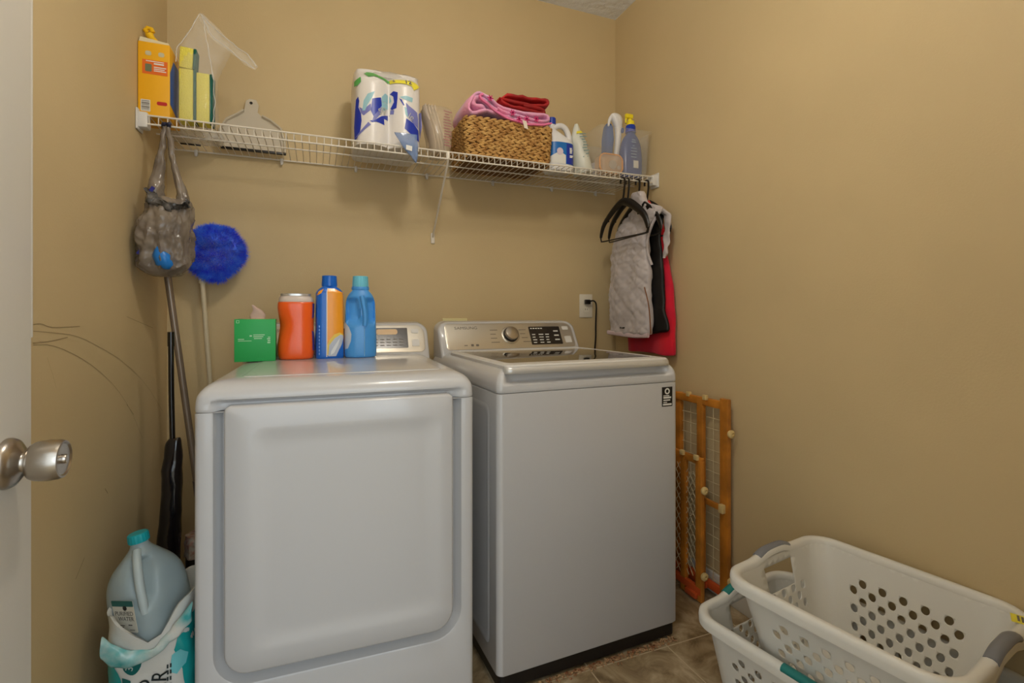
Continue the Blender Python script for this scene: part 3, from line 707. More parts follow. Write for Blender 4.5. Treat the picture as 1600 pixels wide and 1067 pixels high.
b = MB(); b.rings([[Vector((-.018+r*math.cos(a), bj_y(-.018, 0)-.002-q, .085+r*math.sin(a))) for a in [2*PI*k/20 for k in range(20)]] for r, q in ((.016, 0), (.016, .001))]); b.build('picture', mat('print_pale_pink', (214, 200, 214), .5), bj)

# white refill pouch
po = thing('refill_pouch', (1.715, -.235, D), 'white and pale green refill pouch standing between bleach jug and clear bin', 'pouch', rot=(0, R(-9), 0))
b = MB(); rs = []
for z, x0, x1, hd in lerp_rows([(.002, -.026, .052, .05), (.05, -.03, .048, .055), (.12, -.028, .046, .045), (.19, -.020, .036, .025), (.245, .002, .014, .006)], 18):
    rs.append([jig(p, .004, 30, 5) for p in sring(((x0+x1)/2, 0, z), (x1-x0)/2, hd, 2.4, 26)])
for r_ in rs:
    for p in r_: p.z = max(p.z, .008)
b.rings(rs); b.build('pouch', mat('pouch_white', (214, 216, 206), .35), po, smooth=70)
b = MB(); random.seed(9)
for i in range(11): b.box((.012+random.uniform(-.006, .006), -.056+.004*abs(i-4)*.6-.0015, .05+i*.0135), (random.uniform(.014, .04), .001, .004))
b.build('pouch_print', mat('print_teal_pale', (120, 150, 150), .6), po)
b = MB(); b.prism([(-.012, .192), (.022, .194), (.017, .204), (-.006, .203)], lambda x, z, q: Vector((x, -.027-q, z)), .001); b.build('pouch_band', M_yel, po)

# clear bin and its contents
bn = thing('storage_bin', (1.898, -.20, D), 'clear plastic storage bin full of cleaning things at the right end of the shelf', 'bin')
b = MB()
def bnr(z, q=0, o=0): 
    k = z/.215; return [Vector((x, y, z)) for x, y in rrect(-.125-.012*k+q, .13+.012*k-q, -.128-.012*k+q, .128+.012*k-q, .02, 5)]
b.rings([bnr(.001), bnr(.21), bnr(.21, -.006), bnr(.216, -.006), bnr(.216, .002), bnr(.2, .003), bnr(.004, .003)]); b.build('tub', mat('bin_plastic', (226, 222, 212), .12, alpha=.13), bn)
D2 = D+.005
M_bluel = mat('blue_spray_bottle', (42, 78, 150), .25)
sp = thing('spray_bottle', (1.975, -.262, D2), 'blue spray cleaner bottle with a yellow nozzle at the right of the clear bin', 'spray bottle')
b = MB(); rs = []
for z, w_, d_ in lerp_rows([(.0, .052, .032), (.01, .057, .036), (.08, .059, .037), (.15, .054, .034), (.19, .042, .028), (.212, .026, .022), (.226, .018, .018), (.25, .018, .018)], 26): rs.append(sring((0, 0, z), w_, d_, 2.4, 30))
b.rings(rs); b.build('bottle', M_bluel, sp, smooth=50)
b = MB(); b.lathe([(.026, .225), (.024, .255), (.02, .262)], n=20); b.build('collar', M_cap, sp)
b = MB(); b.lathe([(.019, .262), (.019, .278), (.015, .283)], n=20); b.box((-.012, -.004, .303), (.042, .018, .022), bev=.005); b.tube([(-.004, 0, .278), (-.004, 0, .295)], .01, 10); b.build('nozzle', mat('nozzle_yellow', (242, 222, 40), .35), sp)
b = MB(); b.tube([(-.022, -.004, .298), (-.030, -.004, .285), (-.030, -.004, .268)], .0045, 8); b.build('trigger', mat('nozzle_yellow', (242, 222, 40), .35), sp)
b = MB()
for i, (zz, ww) in enumerate(((.178, .02), (.168, .026), (.15, .012), (.138, .03), (.124, .034), (.11, .03), (.096, .032))): b.box((-.008, -.0385, zz), (ww, .0012, .004))
b.build('bottle_print', mat('print_lightblue', (140, 170, 214), .5), sp)
b = MB(); b.box((.004, -.0388, .062), (.028, .001, .036), bev=.0004); b.build('bar_code', M_wprint, sp)
b = MB(); b.lathe([(.052, .002), (.058, .010), (.0586, .014)], n=30, ax=(1, .65)); b.build('base_band', M_jugw, sp)
hs = thing('scrub_brush', (1.875, -.215, D2), 'white curved-handle scrubber with a blue pad standing in the clear bin', 'brush', rot=(0, R(7), 0))
b = MB(); rs = []
for z, x, w_, d_ in lerp_rows([(.002, .022, .010, .011), (.06, .024, .012, .012), (.13, .026, .0125, .013), (.20, .026, .014, .014), (.25, .022, .018, .018), (.285, .012, .027, .022), (.305, .004, .032, .022), (.318, .0, .026, .018), (.325, -.001, .014, .010)], 30): rs.append(sring((x, -.012, z), w_, d_, 2.3, 26))
b.rings(rs); b.tube(lerp_rows([(-.018, -.010, .308), (-.028, -.010, .295), (-.033, -.010, .272), (-.033, -.010, .255)], 8), [.012, .011, .010, .009, .008, .007, .006, .005, .004], 10)
b.build('handle', M_jugw, hs)
b = MB(); b.rings([[jig(p, .002, 60, 1) for p in sring((-.012+o_, .014, z), w_, d_, 3, 22)] for z, w_, d_, o_ in ((.115, .012, .02, .004), (.13, .02, .03, 0), (.20, .024, .032, -.004), (.26, .018, .026, -.008), (.275, .01, .016, -.01))]); b.build('pad', mat('pad_blue', (40, 84, 150), .7), hs)
b = MB(); b.lathe([(.013, 0), (.013, .004)], n=18, c=(.036, -.0275, .245), M=Matrix.Rotation(PI/2, 4, 'X'), ax=(.7, 1)); b.build('button', mat('pad_blue', (40, 84, 150), .7), hs)
tb = thing('clear_tub', (1.835, -.262, D2), 'small clear tub with an orange rim lying in the front of the clear bin', 'tub')
b = MB(); b.rings([[Vector((x, -y, z)) for x, z in rrect(-.062, .066, .002, .095, .03, 8)] for y in (0, .04)]); b.build('body', mat('tub_plastic', (232, 196, 160), .15, alpha=.45), tb)
b = MB(); b.tube([(x, -.043, z) for x, z in rrect(-.06, .064, .005, .093, .03, 8)], .0035, 8, closed=True, up=(0, 1, 0)); b.build('rim', mat('rim_orange', (232, 160, 80), .35), tb)
b = MB()
for x, z, r in ((.012, .045, .021), (.045, .034, .010)): b.rings([[Vector((x+r*math.cos(a), -.0405-q, z+r*math.sin(a))) for a in [2*PI*k/20 for k in range(20)]] for q in (0, .0015)])
b.build('print', mat('print_stone', (176, 166, 156), .6), tb)
t = thing('folded_rag', (1.84, -.14, D2), 'crumpled white and grey rag at the back of the clear bin', 'rag')
b = MB(); b.rings([[jig(p, .02, 18, 2) for p in sring((0, 0, z), a_, c_, 2.4, 24)] for z, a_, c_ in ((.022, .06, .045), (.05, .07, .05), (.085, .05, .04), (.10, .02, .015))]); b.build('cloth', mat('rag_white', (206, 200, 196), .9), t, smooth=75)

# ------------------------------------------------------------------ hanging at the right end of the shelf
M_hang = mat('hanger_brown_black', (15, 11, 10), .35)
HZ = SZ-.031
def hanger(x, label, rz=0, dz=0):
    t = thing('clothes_hanger', (x, SF, HZ), label, 'hanger', rz, 'black hangers on the shelf rail')
    arc = [(0, .0155*math.cos(a)*-1*-1, -.0088+.0155*math.sin(a)) for a in [R(-25)+R(205)*i/12 for i in range(13)]]
    pts = arc+[(0, -.0145, -.03), (0, -.008, -.07), (0, -.001, -.10)]
    MB().tube(pts, .0046, 8).build('hook', M_hang, t)
    sh_ = lerp_rows([(0, .170, -.25), (0, .164, -.228), (0, .14, -.185), (0, .08, -.14), (0, .03, -.112), (0, 0, -.104), (0, -.03, -.112), (0, -.08, -.14), (0, -.14, -.185), (0, -.164, -.228), (0, -.170, -.25)], 30)
    MB().tube(sh_, [.009+.009*math.sin(PI*i/30) for i in range(31)], 8, flat=.5, up=(0, 0, 1)).build('shoulder_bar', M_hang, t)
    MB().tube(lerp_rows([(0, .170, -.25), (0, .166, -.264), (0, .15, -.27), (0, 0, -.27), (0, -.15, -.27), (0, -.166, -.264), (0, -.170, -.25)], 24), .0034, 8).build('trouser_bar', M_hang, t)
    for s_ in (-1, 1):
        MB().box((0, s_*.11, -.172), (.006, .012, .02), bev=.002).build('notch', M_hang, t)
hanger(1.863, 'empty black hanger nearest the basket side, leftmost of the hangers on the shelf rail', R(4))
hanger(1.889, 'empty black hanger between the leftmost hanger and the silver vest', R(-3))
hanger(1.946, 'black hanger holding the silver quilted vest')
hanger(1.996, 'black hanger behind the silver vest holding the red jacket')
M_vest = mat('silver_quilt', (188, 180, 180), .45, sheen=.2); M_vblk = mat('vest_black_panel', (8, 7, 9), .5)
ve = thing('vest', (1.946, SF, HZ-.11), 'silver-grey quilted vest with black side panels hanging under the shelf', 'vest')
VX, VY, VZ = 1.946, SF, HZ-.11
def loft_g(rows, e, n, nz, fnoise): 
    b = MB(); rs = []
    for z, y0, y1, xc, hx in lerp_rows(rows, nz):
        rs.append([fnoise(p) for p in sring((xc-VX, (y0+y1)/2-VY, z-VZ), hx, (y1-y0)/2, e, n)])
    return b.rings(rs)
def quilt(p):
    q = Vector(p); u = q.y; z = q.z
    d_ = min(abs(((u*.8+z)/.052) % 1-.5), abs(((-u*.8+z)/.052) % 1-.5))
    k = -.0042*(1-min(1, (.5-d_)/.16))
    k = .0045*min(1, (.5-max(abs(((u*.8+z)/.052) % 1-.5), abs(((-u*.8+z)/.052) % 1-.5)))/.26)
    if q.x < 0: q.x -= k
    return jig(q, .010, 13, 3)+jig((0, 0, 0), 0, 1)*0+Vector((noise.noise(q*38)*.0035, 0, 0))
vr = [(1.04, -.452, -.148, 1.952, .024), (1.06, -.458, -.142, 1.95, .03), (1.2, -.452, -.136, 1.948, .032), (1.31, -.448, -.142, 1.948, .033), (1.40, -.442, -.15, 1.948, .033), (1.47, -.438, -.165, 1.95, .031), (1.53, -.455, -.19, 1.952, .028), (1.58, -.50, -.225, 1.955, .022), (1.605, -.515, -.25, 1.957, .018), (1.628, -.47, -.28, 1.958, .016), (1.65, -.42, -.30, 1.958, .018), (1.69, -.40, -.31, 1.956, .02), (1.705, -.395, -.315, 1.956, .016)]
loft_g(vr, 2.8, 170, 200, quilt).build('front', M_vest, ve, smooth=80)
b2 = [(1.045, -.405, -.12, 1.985, .015), (1.06, -.515, -.11, 1.987, .02), (1.10, -.522, -.104, 1.987, .022), (1.2, -.500, -.10, 1.987, .023), (1.35, -.492, -.105, 1.987, .022), (1.42, -.485, -.13, 1.987, .02), (1.50, -.48, -.18, 1.987, .017), (1.57, -.49, -.23, 1.987, .013), (1.60, -.46, -.26, 1.987, .008)]
loft_g(b2, 2.6, 40, 40, lambda p: jig(p, .008, 16, 5)).build('back', M_vblk, ve, smooth=80)
b = MB(); rs = []
for z, y0, y1, x in lerp_rows([(1.385, -.505, -.488, 1.985), (1.42, -.522, -.492, 1.99), (1.47, -.528, -.488, 1.992), (1.52, -.535, -.500, 1.992), (1.57, -.538, -.495, 1.988), (1.60, -.525, -.46, 1.975), (1.618, -.49, -.42, 1.965)], 30):
    rs.append([jig(p, .010, 34, 7) for p in sring((x-VX, (y0+y1)/2-VY, z-VZ), .008, (y1-y0)/2, 2.2, 18)])
b.rings(rs); b.build('shoulder_back', M_vest, ve, smooth=80)
b = MB(); b.tube([Vector((x-VX, y-VY, z-VZ)) for x, y, z in lerp_rows([(1.955, -.52, 1.595), (1.94, -.485, 1.55), (1.933, -.455, 1.48), (1.935, -.45, 1.42), (1.95, -.46, 1.36)], 20)], .006, 8); b.build('armhole_edge', M_vest, ve)
b = MB(); b.tube([Vector((x-VX, y-VY, z-VZ)) for x, y, z in lerp_rows([(1.925, -.44, 1.26), (1.93, -.463, 1.18), (1.935, -.468, 1.10), (1.94, -.464, 1.05)], 14)], .0025, 6); b.build('zip', mat('zip_copper', (150, 100, 60), .4, metal=.6), ve)
b = MB(); b.tube([Vector((x-VX, y-VY, z-VZ)) for x, y, z in lerp_rows([(1.924, -.14, 1.045), (1.922, -.25, 1.04), (1.924, -.36, 1.037), (1.935, -.455, 1.042)], 14)], .011, 8, flat=.7, up=(0, 0, 1)); b.build('hem', mat('vest_hem', (206, 186, 190), .6), ve)
b = MB(); bars(b, (1.9125-VX, -.265-VY, 1.068-VZ), (0, -1, 0), (0, 0, 1), [(0, 0, .006, .008), (.007, .001, .007, .004), (.015, .001, .006, .004), (.022, 0, .008, .006), (.031, .001, .007, .007)], .001); b.build('logo', M_vblk, ve)
b = MB(); b.tube([Vector((x-VX, y-VY, z-VZ)) for x, y, z in ((1.965, -.415, 1.66), (1.968, -.43, 1.64), (1.968, -.44, 1.622))], .004, 6); b.build('collar_trim', mat('trim_red', (200, 60, 50), .6), ve)
rj = thing('fleece_jacket', (2.02, SF, HZ-.11), 'bright red fleece jacket hanging against the wall behind the silver vest', 'jacket')
VX, VY, VZ = 2.02, SF, HZ-.11
loft_g([(.955, -.515, -.185, 2.024, .018), (.965, -.522, -.178, 2.024, .024), (1.05, -.522, -.178, 2.024, .027), (1.17, -.52, -.18, 2.024, .027), (1.30, -.50, -.2, 2.024, .026), (1.43, -.46, -.22, 2.024, .024), (1.54, -.44, -.26, 2.024, .02), (1.60, -.42, -.29, 2.022, .014), (1.645, -.40, -.32, 2.018, .01)], 2.8, 40, 40, lambda p: (lambda q: Vector((min(q.x, .033), q.y, q.z)))(jig(p, .008, 12, 8))).build('body', mat('red_fleece', (222, 14, 38), .85, sheen=.2, vary=.15, vscale=6, c2=(190, 6, 56)), rj, smooth=80)  # dark magenta shading put into the fleece colour by noise

# ------------------------------------------------------------------ outlet and cord
M_plate = mat('outlet_white', (226, 218, 200), .4)
ou = thing('wall_outlet', (1.875, 0, 1.18), 'white double wall outlet above the washing machine', 'outlet')
MB().box((0, -.003, 0), (.078, .006, .124), bev=.003).build('plate', M_plate, ou)
for z in (.021, -.021):
    f = MB().rings([[Vector((x, y, z+q)) for x, q in rrect(-.017, .017, -.0145, .0145, .008, 5)] for y in (-.005, -.008)]).build('socket', M_plate, ou)
    if z < 0:
        MB().box((-.006, -.0083, z+.003), (.002, .001, .008)).build('slot', M_dark, f); MB().box((.006, -.0083, z+.003), (.002, .001, .007)).build('slot', M_dark, f)
pl = thing('power_cord', (1.875, -.0095, 1.201), 'black power plug and cord running down from the wall outlet', 'cord')
MB().box((.0, -.011, 0), (.03, .02, .024), bev=.004).build('plug', M_black, pl)
b = MB(); b.tube(lerp_rows([(.008, -.018, .002), (.022, -.03, .006), (.034, -.036, -.004), (.036, -.04, -.03), (.028, -.05, -.075), (.014, -.07, -.13), (.006, -.082, -.19), (-.004, -.085, -.28), (-.012, -.07, -.45), (-.02, -.06, -.70), (-.03, -.06, -1.0)], 40), .0042, 8); b.build('cable', M_black, pl)
t = thing('hose_box_cover', (1.13, 0, 1.075), 'pale yellow plate on the wall behind the left of the washing machine', 'wall plate')
MB().box((.03, -.004, 0), (.12, .008, .085), bev=.002).build('plate', mat('plate_paleyellow', (222, 214, 160), .5), t)
MB().box((.03, -.0085, -.002), (.10, .002, .065), bev=.0005).build('cover', mat('plate_paleyellow', (222, 214, 160), .5), t)

# ------------------------------------------------------------------ things on the dryer
DT = .9824
tb = thing('tissue_box', (.352, -.395, DT), 'bright green cube tissue box at the left end of the dryer top', 'tissue box', R(2))
M_tg = mat('carton_green', (40, 170, 88), .45)
MB().box((0, 0, .0705), (.123, .12, .141), bev=.0015).build('box', M_tg, tb)
b = MB(); b.rings([[Vector((x, y, z)) for x, y in rrect(-.04+q, .04-q, -.025+q*.5, .025-q*.5, .02, 6)] for z, q in ((.1412, 0), (.1416, .0))]); b.build('opening', mat('opening_cream', (220, 214, 150), .6), tb)
b = MB(); rs = []
for z, w_, d_, o in lerp_rows([(.139, .022, .01, .006), (.155, .025, .009, .006), (.17, .016, .007, .002), (.184, .006, .004, -.008), (.188, .002, .002, -.011)], 12): rs.append([jig(p, .005, 40, 3) for p in sring((o, 0, z), w_, d_, 2, 20)])
b.rings(rs); b.build('tissue', mat('tissue_pink', (214, 186, 176), .8, alpha=.85), tb, smooth=70)
b = MB(); random.seed(21)
PG = mat('print_palegreen', (170, 220, 180), .6)
bars(b, (-.0615, -.0602, 0), (1, 0, 0), (0, 0, 1), [(.056, .087, .034, .003), (.056, .081, .03, .003), (.058, .075, .024, .003), (.045, .083, .007, .005)]); b.build('box_print', PG, tb)
b = MB(); bars(b, (-.0615, -.0602, 0), (1, 0, 0), (0, 0, 1), [(.011, .068, .040, .002), (.011, .073, .018, .003)]); b.build('box_print', PG, tb)
b = MB(); bars(b, (-.0615, -.0602, 0), (1, 0, 0), (0, 0, 1), [(.098, .060, .009, .005), (.099, .067, .008, .004), (.097, .073, .010, .004), (.100, .079, .007, .003)]); b.build('box_print', PG, tb)
b = MB(); bars(b, (-.0615, -.0602, 0), (1, 0, 0), (0, 0, 1), [(.006, .128, .009, .0015), (.006, .136, .009, .0015), (.006, .128, .0015, .009), (.0135, .128, .0015, .009)])
b.build('recycling_mark', PG, tb)
# orange jar
oc = thing('scent_bead_jar', (.477, -.392, DT), 'orange plastic jar with a frosted silver-topped lid beside the green tissue box', 'jar', R(3))
b = MB(); rs = []
for z, w_, d_, o in lerp_rows([(.0, .051, .038, .001), (.006, .056, .044, .001), (.03, .0595, .046, 0), (.08, .0585, .045, .0005), (.12, .0575, .044, .001), (.155, .0588, .045, .0005), (.18, .060, .046, 0), (.195, .059, .045, 0), (.2, .057, .043, 0)], 26):
    r_ = sring((o, 0, z), w_, d_, 2.9, 40)
    for p in r_:   # the finger grip pinched into the left side
        k = math.exp(-((z-.115)/.035)**2)*sstep(-.012, -.055, p.x) if False else math.exp(-((z-.115)/.04)**2)*max(0, min(1, (-p.x-.012)/.04))
        p.x += .005*k; p.y += .012*k*(1 if p.y < 0 else -1)*.8
    rs.append(r_)
b.rings(rs); b.build('body', mat('jar_orange', (246, 100, 30), .28, sss=.15, coat=.2), oc, smooth=60)
b = MB(); b.rings([sring((0, 0, z), w_, d_, 2.8, 40) for z, w_, d_ in ((.2, .0565, .0425), (.202, .0575, .0435), (.212, .0555, .042), (.222, .048, .036))]); b.build('lid', mat('lid_frosted', (214, 200, 190), .3), oc, smooth=50)
b = MB(); b.rings([sring((0, 0, z), w_, d_, 2.8, 40) for z, w_, d_ in ((.2215, .050, .038), (.2285, .050, .038), (.2295, .048, .036), (.2275, .045, .033))]); b.build('lid_rim', mat('lid_silver', (206, 204, 200), .25, metal=.6), oc, smooth=50)
b = MB(); rs = []
for z, w_, d_ in lerp_rows([(.03, .0602, .0462), (.08, .0585, .0455), (.12, .0560, .0445), (.16, .0588, .0455), (.195, .0597, .046)], 14):
    rs.append([Vector((.0012+w_*math.copysign(abs(math.cos(a))**(2/2.9), math.cos(a)), d_*math.copysign(abs(math.sin(a))**(2/2.9), math.sin(a)), z)) for a in [R(-36+72*i/12) for i in range(13)]])
b.rings(rs, closed=False); b.build('side_label', mat('label_violet', (86, 70, 150), .35), oc)
# blue and orange bottle
ob = thing('detergent_bottle', (.588, -.398, DT), 'blue and orange detergent bottle with dark blue cap, right of the orange jar', 'bottle', R(4))
M_bo = mat('bottle_blue', (18, 104, 206), .28, coat=.2); M_oo = mat('sleeve_orange', (244, 160, 38), .3, coat=.2)
b = MB(); rs = []
prof = [(.0, .044, .031), (.006, .048, .035), (.06, .0475, .035), (.14, .047, .035), (.215, .046, .034), (.235, .045, .033), (.249, .034, .027), (.2555, .025, .022), (.26, .024, .021)]
for z, w_, d_ in lerp_rows(prof, 30): rs.append(sring((0, 0, z), w_, d_, 4, 40))
b.rings(rs); b.build('bottle', M_bo, ob, smooth=45)
def ob_s(off):
    def f(x, z):
        w_, d_ = .047, .035
        for (z0, w0, d0), (z1, w1, d1) in zip(prof, prof[1:]):
            if z0 <= z <= z1: t = (z-z0)/(z1-z0); w_ = w0+(w1-w0)*t; d_ = d0+(d1-d0)*t
        xx = max(-w_*.999, min(w_*.999, x*w_/.047))
        return Vector((xx*1.012, -d_*(1-abs(xx/w_)**4)**.25-off, z))
    return f
decal('orange_panel', [(-.012, .012), (.0465, .012), (.0465, .20), (.0465, .234), (.02, .249), (-.010, .249), (-.012, .2)], ob_s(.0008), M_oo, ob, 4)
decal('stripe', [(-.0135, .006), (-.0105, .006), (-.0105, .25), (-.0135, .25)], ob_s(.0012), M_wprint, ob, 4)
decal('orange_corner', [(-.0465, .222), (-.03, .232), (-.028, .248), (-.04, .24)], ob_s(.001), M_oo, ob, 2)
decal('splash', [(-.010, .012), (.044, .012), (.044, .085), (.03, .092), (.012, .085), (-.002, .068), (-.010, .05)], ob_s(.0014), mat('splash_yellow', (240, 206, 90), .35), ob, 3)
decal('splash', [(-.008, .008), (.040, .008), (.044, .08), (.034, .085), (.014, .072), (-.004, .048)], ob_s(.0018), mat('splash_grey', (190, 200, 216), .35), ob, 3)
decal('splash', [(.018, .008), (.044, .008), (.045, .075), (.038, .05), (.028, .03)], ob_s(.0022), M_bo, ob, 3)
for pts in ([(.0, .012), (.012, .02), (.026, .05), (.032, .074), (.016, .05), (.002, .026)],): decal('splash', pts, ob_s(.0026), mat('splash_white', (226, 232, 238), .35), ob, 2)
b = MB(); random.seed(31)
bars(b, (-.039, -.0358, .014), (0, 0, 1), (-1, 0, 0), [(i*.012, -.004, .008, .004) for i in range(9)]); b.build('side_print', mat('print_skyblue', (110, 150, 220), .5), ob)
b = MB(); rs = []
for z, r in ((.258, .026), (.262, .0265), (.288, .0245), (.294, .0245), (.2955, .023)): rs.append([Vector(((r+(.0007 if k % 2 else 0))*math.cos(2*PI*k/40), (r+(.0007 if k % 2 else 0))*math.sin(2*PI*k/40), z)) for k in range(40)])
b.rings(rs); b.build('cap', M_bo, ob, smooth=30)
# light blue bottle
lb = thing('softener_bottle', (.695, -.402, DT), 'light blue fabric softener bottle with a moulded handle and aqua cap, rightmost on the dryer', 'bottle', R(-2))
M_lb = mat('bottle_lightblue', (72, 154, 228), .28, coat=.25)
b = MB(); rs = []
prof2 = [(.0, .050, .036), (.006, .0555, .041), (.03, .057, .042), (.08, .0565, .042), (.12, .055, .041), (.17, .053, .04), (.205, .0505, .037), (.228, .042, .031), (.243, .030, .026), (.25, .026, .024)]
for z, w_, d_ in lerp_rows(prof2, 44):
    r_ = sring((0, 0, z), w_, d_, 2.6, 60)
    for p in r_:
        if p.y < 0:
            k = sstep(.115, .14, z)*(1-sstep(.20, .222, z))
            # hollows either side of the moulded handle
            hx = .008+(.17-z)*.12
            k1 = sstep(.010, .020, abs(p.x-hx))*(1-sstep(.043, .052, abs(p.x)))
            p.y += .024*k*k1
    rs.append(r_)
b.rings(rs); b.build('bottle', M_lb, lb, smooth=60)
b = MB(); b.tube(lerp_rows([(.003, -.034, .222), (.008, -.0395, .20), (.012, -.042, .17), (.015, -.0425, .14), (.013, -.042, .115)], 14), .0085, 10); b.build('handle', M_lb, lb)
b = MB(); b.tube([(.012, -.0436, .006), (.012, -.0445, .06), (.012, -.0432, .105)], .0012, 6); b.build('seam', mat('seam_pale', (130, 186, 230), .4), lb)
def lb_s(off):
    def f(x, z):
        w_, d_ = .056, .0415
        xx = max(-w_*.995, min(w_*.995, x)); return Vector((xx*1.015, -d_*(1-abs(xx/w_)**2.6)**(1/2.6)-off, z))
    return f
decal('label', [(-.0555, .03), (-.044, .034), (-.034, .06), (-.032, .085), (-.040, .11), (-.0545, .13)], lb_s(.001), mat('label_cloud', (196, 206, 222), .4), lb, 3)
b = MB(); b.lathe([(.031, .246), (.032, .25), (.031, .256), (.029, .259)], n=40, ax=(1, .9)); b.build('collar', M_lb, lb)
b = MB(); rs = []
for z, r in ((.257, .0275), (.262, .0282), (.289, .0265), (.295, .026), (.2965, .024)): rs.append([Vector(((r+(.0008 if k % 2 else 0))*math.cos(2*PI*k/44), (r+(.0008 if k % 2 else 0))*math.sin(2*PI*k/44), z)) for k in range(44)])
b.rings(rs); b.build('cap', mat('cap_aqua', (112, 200, 224), .4), lb, smooth=30)

# ------------------------------------------------------------------ left corner: bag, duster, poles
BXo, BYo = .088, -.39
gb = thing('plastic_bag', (BXo, BYo, 1.76), 'grey-brown plastic grocery bag stuffed full, knotted to the shelf at the left', 'plastic bag')
M_bag = mat('grey_film', (146, 134, 120), .2, alpha=.8, vary=.4, vscale=12, c2=(108, 98, 90)); M_bagd = mat('dark_knot', (40, 44, 70), .5)
def crumple(p, seed=0, a=1):
    q = jig(p, .011*a, 20, seed)
    k = abs(noise.noise(Vector((q.x*26+q.y*14, q.y*26, q.z*9+seed))))
    f_ = abs(noise.noise(Vector((q.x*60, q.y*60, q.z*34+seed))))
    c_ = Vector((q.x, q.y, 0)); c_ = c_.normalized() if c_.length > 1e-5 else Vector((1, 0, 0))
    return q-c_*((.024*k+.012*f_)*a-.007*a)
rows = [(1.262, .065, .105, .02), (1.270, .036, .135, .045), (1.30, .012, .156, .066), (1.335, .008, .162, .074), (1.38, .010, .162, .074), (1.43, .018, .160, .068), (1.475, .030, .160, .058), (1.50, .036, .158, .046), (1.515, .042, .152, .034)]
b = MB(); rs = []
for z, x0, x1, hd in lerp_rows(rows, 80):
    ring = []
    for p in sring(((x0+x1)/2-BXo, 0, z-1.76), (x1-x0)/2, hd, 2.4, 120):
        q = crumple(p, 2, .25+.75*sstep(1.262, 1.29, z)); q.x = max(q.x, .004-BXo); ring.append(q)
    rs.append(ring)
b.rings(rs, c1=False); b.build('sack', M_bag, gb, smooth=50)
for sx, lst in ((0, [(.062, 1.50, .030, .03), (.060, 1.55, .022, .026), (.068, 1.62, .014, .018), (.078, 1.69, .0095, .012), (.086, 1.75, .006, .007)]), (1, [(.140, 1.485, .022, .03), (.130, 1.54, .016, .024), (.114, 1.62, .010, .016), (.101, 1.69, .008, .010), (.092, 1.75, .006, .007)])):
    b = MB(); rs = []
    for x, z, hw, hd in lerp_rows(lst, 50): rs.append([crumple(p-Vector((x-BXo, 0, 0)), 3+sx, .45)+Vector((x-BXo, 0, 0)) for p in sring((x-BXo, 0+.01*(1.75-z), z-1.76), hw, hd, 2, 40)])
    b.rings(rs, c0=False); b.build('handle_loop', M_bag, gb, smooth=50)
b = MB(); rs = []
for x, z, hw in lerp_rows([(.045, 1.528, .012), (.07, 1.498, .018), (.10, 1.480, .017), (.13, 1.478, .018), (.154, 1.500, .012)], 50): rs.append([jig(jig(p, .014, 40, 9), .006, 110, 3) for p in [Vector((x-BXo, -.046+hw*math.cos(a), z-1.76+hw*math.sin(a))) for a in [2*PI*k/24 for k in range(24)]]])
b.rings(rs); b.build('rolled_edge', mat('grey_film_dark', (120, 116, 112), .2, alpha=.9, vary=.6, vscale=38, c2=(16, 20, 24)), gb, smooth=50)
b = MB(); b.tube(lerp_rows([(-.012, .026, -.008), (-.006, -.002, -.002), (.002, .022, .006), (.010, -.002, .0), (.004, .01, -.012), (-.004, .004, -.02)], 24), .006, 8); b.build('knot', M_bagd, gb)
for x, z, y in ((-.026, -.225, -.045), (-.055, -.37, -.050), (-.058, -.425, -.048)):
    MB().box((x, y, z), (.010, .003, .016), rot=Matrix.Rotation(.5, 3, 'Y')).build('bag_print', mat('print_indigo', (36, 40, 130), .5), gb)
t = thing('blue_packet', (.094, -.413, 1.305), 'bright blue packet showing through the bottom of the grey grocery bag', 'packet')
b = MB(); b.rings([[jig(p, .004, 30, 1) for p in sring((o, 0, z), w_, d_, 2.4, 24)] for z, w_, d_, o in ((-.022, .014, .035, .012), (-.01, .03, .052, .006), (.02, .03, .056, -.002), (.05, .016, .045, -.010), (.06, .005, .02, -.012))]); b.build('wrapper', mat('packet_blue', (30, 120, 205), .3), t, smooth=70)
t = thing('beige_packet', (.105, -.395, 1.37), 'pale beige packet filling the right side of the grey grocery bag', 'packet')
b = MB(); b.rings([[jig(p, .004, 30, 4) for p in sring((o, 0, z), w_, d_, 3, 24)] for z, w_, d_, o in ((-.005, .03, .03, .0), (.01, .036, .045, 0), (.06, .036, .045, .0), (.095, .03, .035, 0))]); b.build('wrapper', mat('packet_beige', (176, 160, 140), .6), t, smooth=70)

# fluffy duster
M_fluff = mat('blue_microfibre', (22, 50, 232), .38, sheen=.4, vary=.3, vscale=34, c2=(60, 124, 250))
du = thing('duster', (.182, -.085, 1.38), 'fluffy bright blue duster head on a long cream pole against the back wall', 'duster')
b = MB(); random.seed(11)
def pad(a, rr):
    rx = .098*(1+.07*math.cos(3*a+.5)+.04*math.sin(2*a)); rz_ = .100*(1-.05*math.cos(2*a)+.05*math.sin(3*a))
    return rr*rx*math.cos(a), rr*rz_*math.sin(a)
def pad_y(x, z, rr):
    return -.012-.034*math.sqrt(max(0, 1-rr*rr))*(1+.25*noise.noise(Vector((x*30, z*30, 2))))+.022*math.exp(-((z-.014-.2*(x))/.012)**2)*(1 if rr < .7 else 0)
rs = []
for i in range(1, 11):
    rr = i/10; rs.append([Vector((pad(a, rr)[0], pad_y(*pad(a, rr), rr), pad(a, rr)[1])) for a in [2*PI*k/40 for k in range(40)]])
for rr, y in ((.98, .014), (.6, .03)): rs.append([Vector((pad(a, rr)[0], y, pad(a, rr)[1])) for a in [2*PI*k/40 for k in range(40)]])
b.rings(rs)
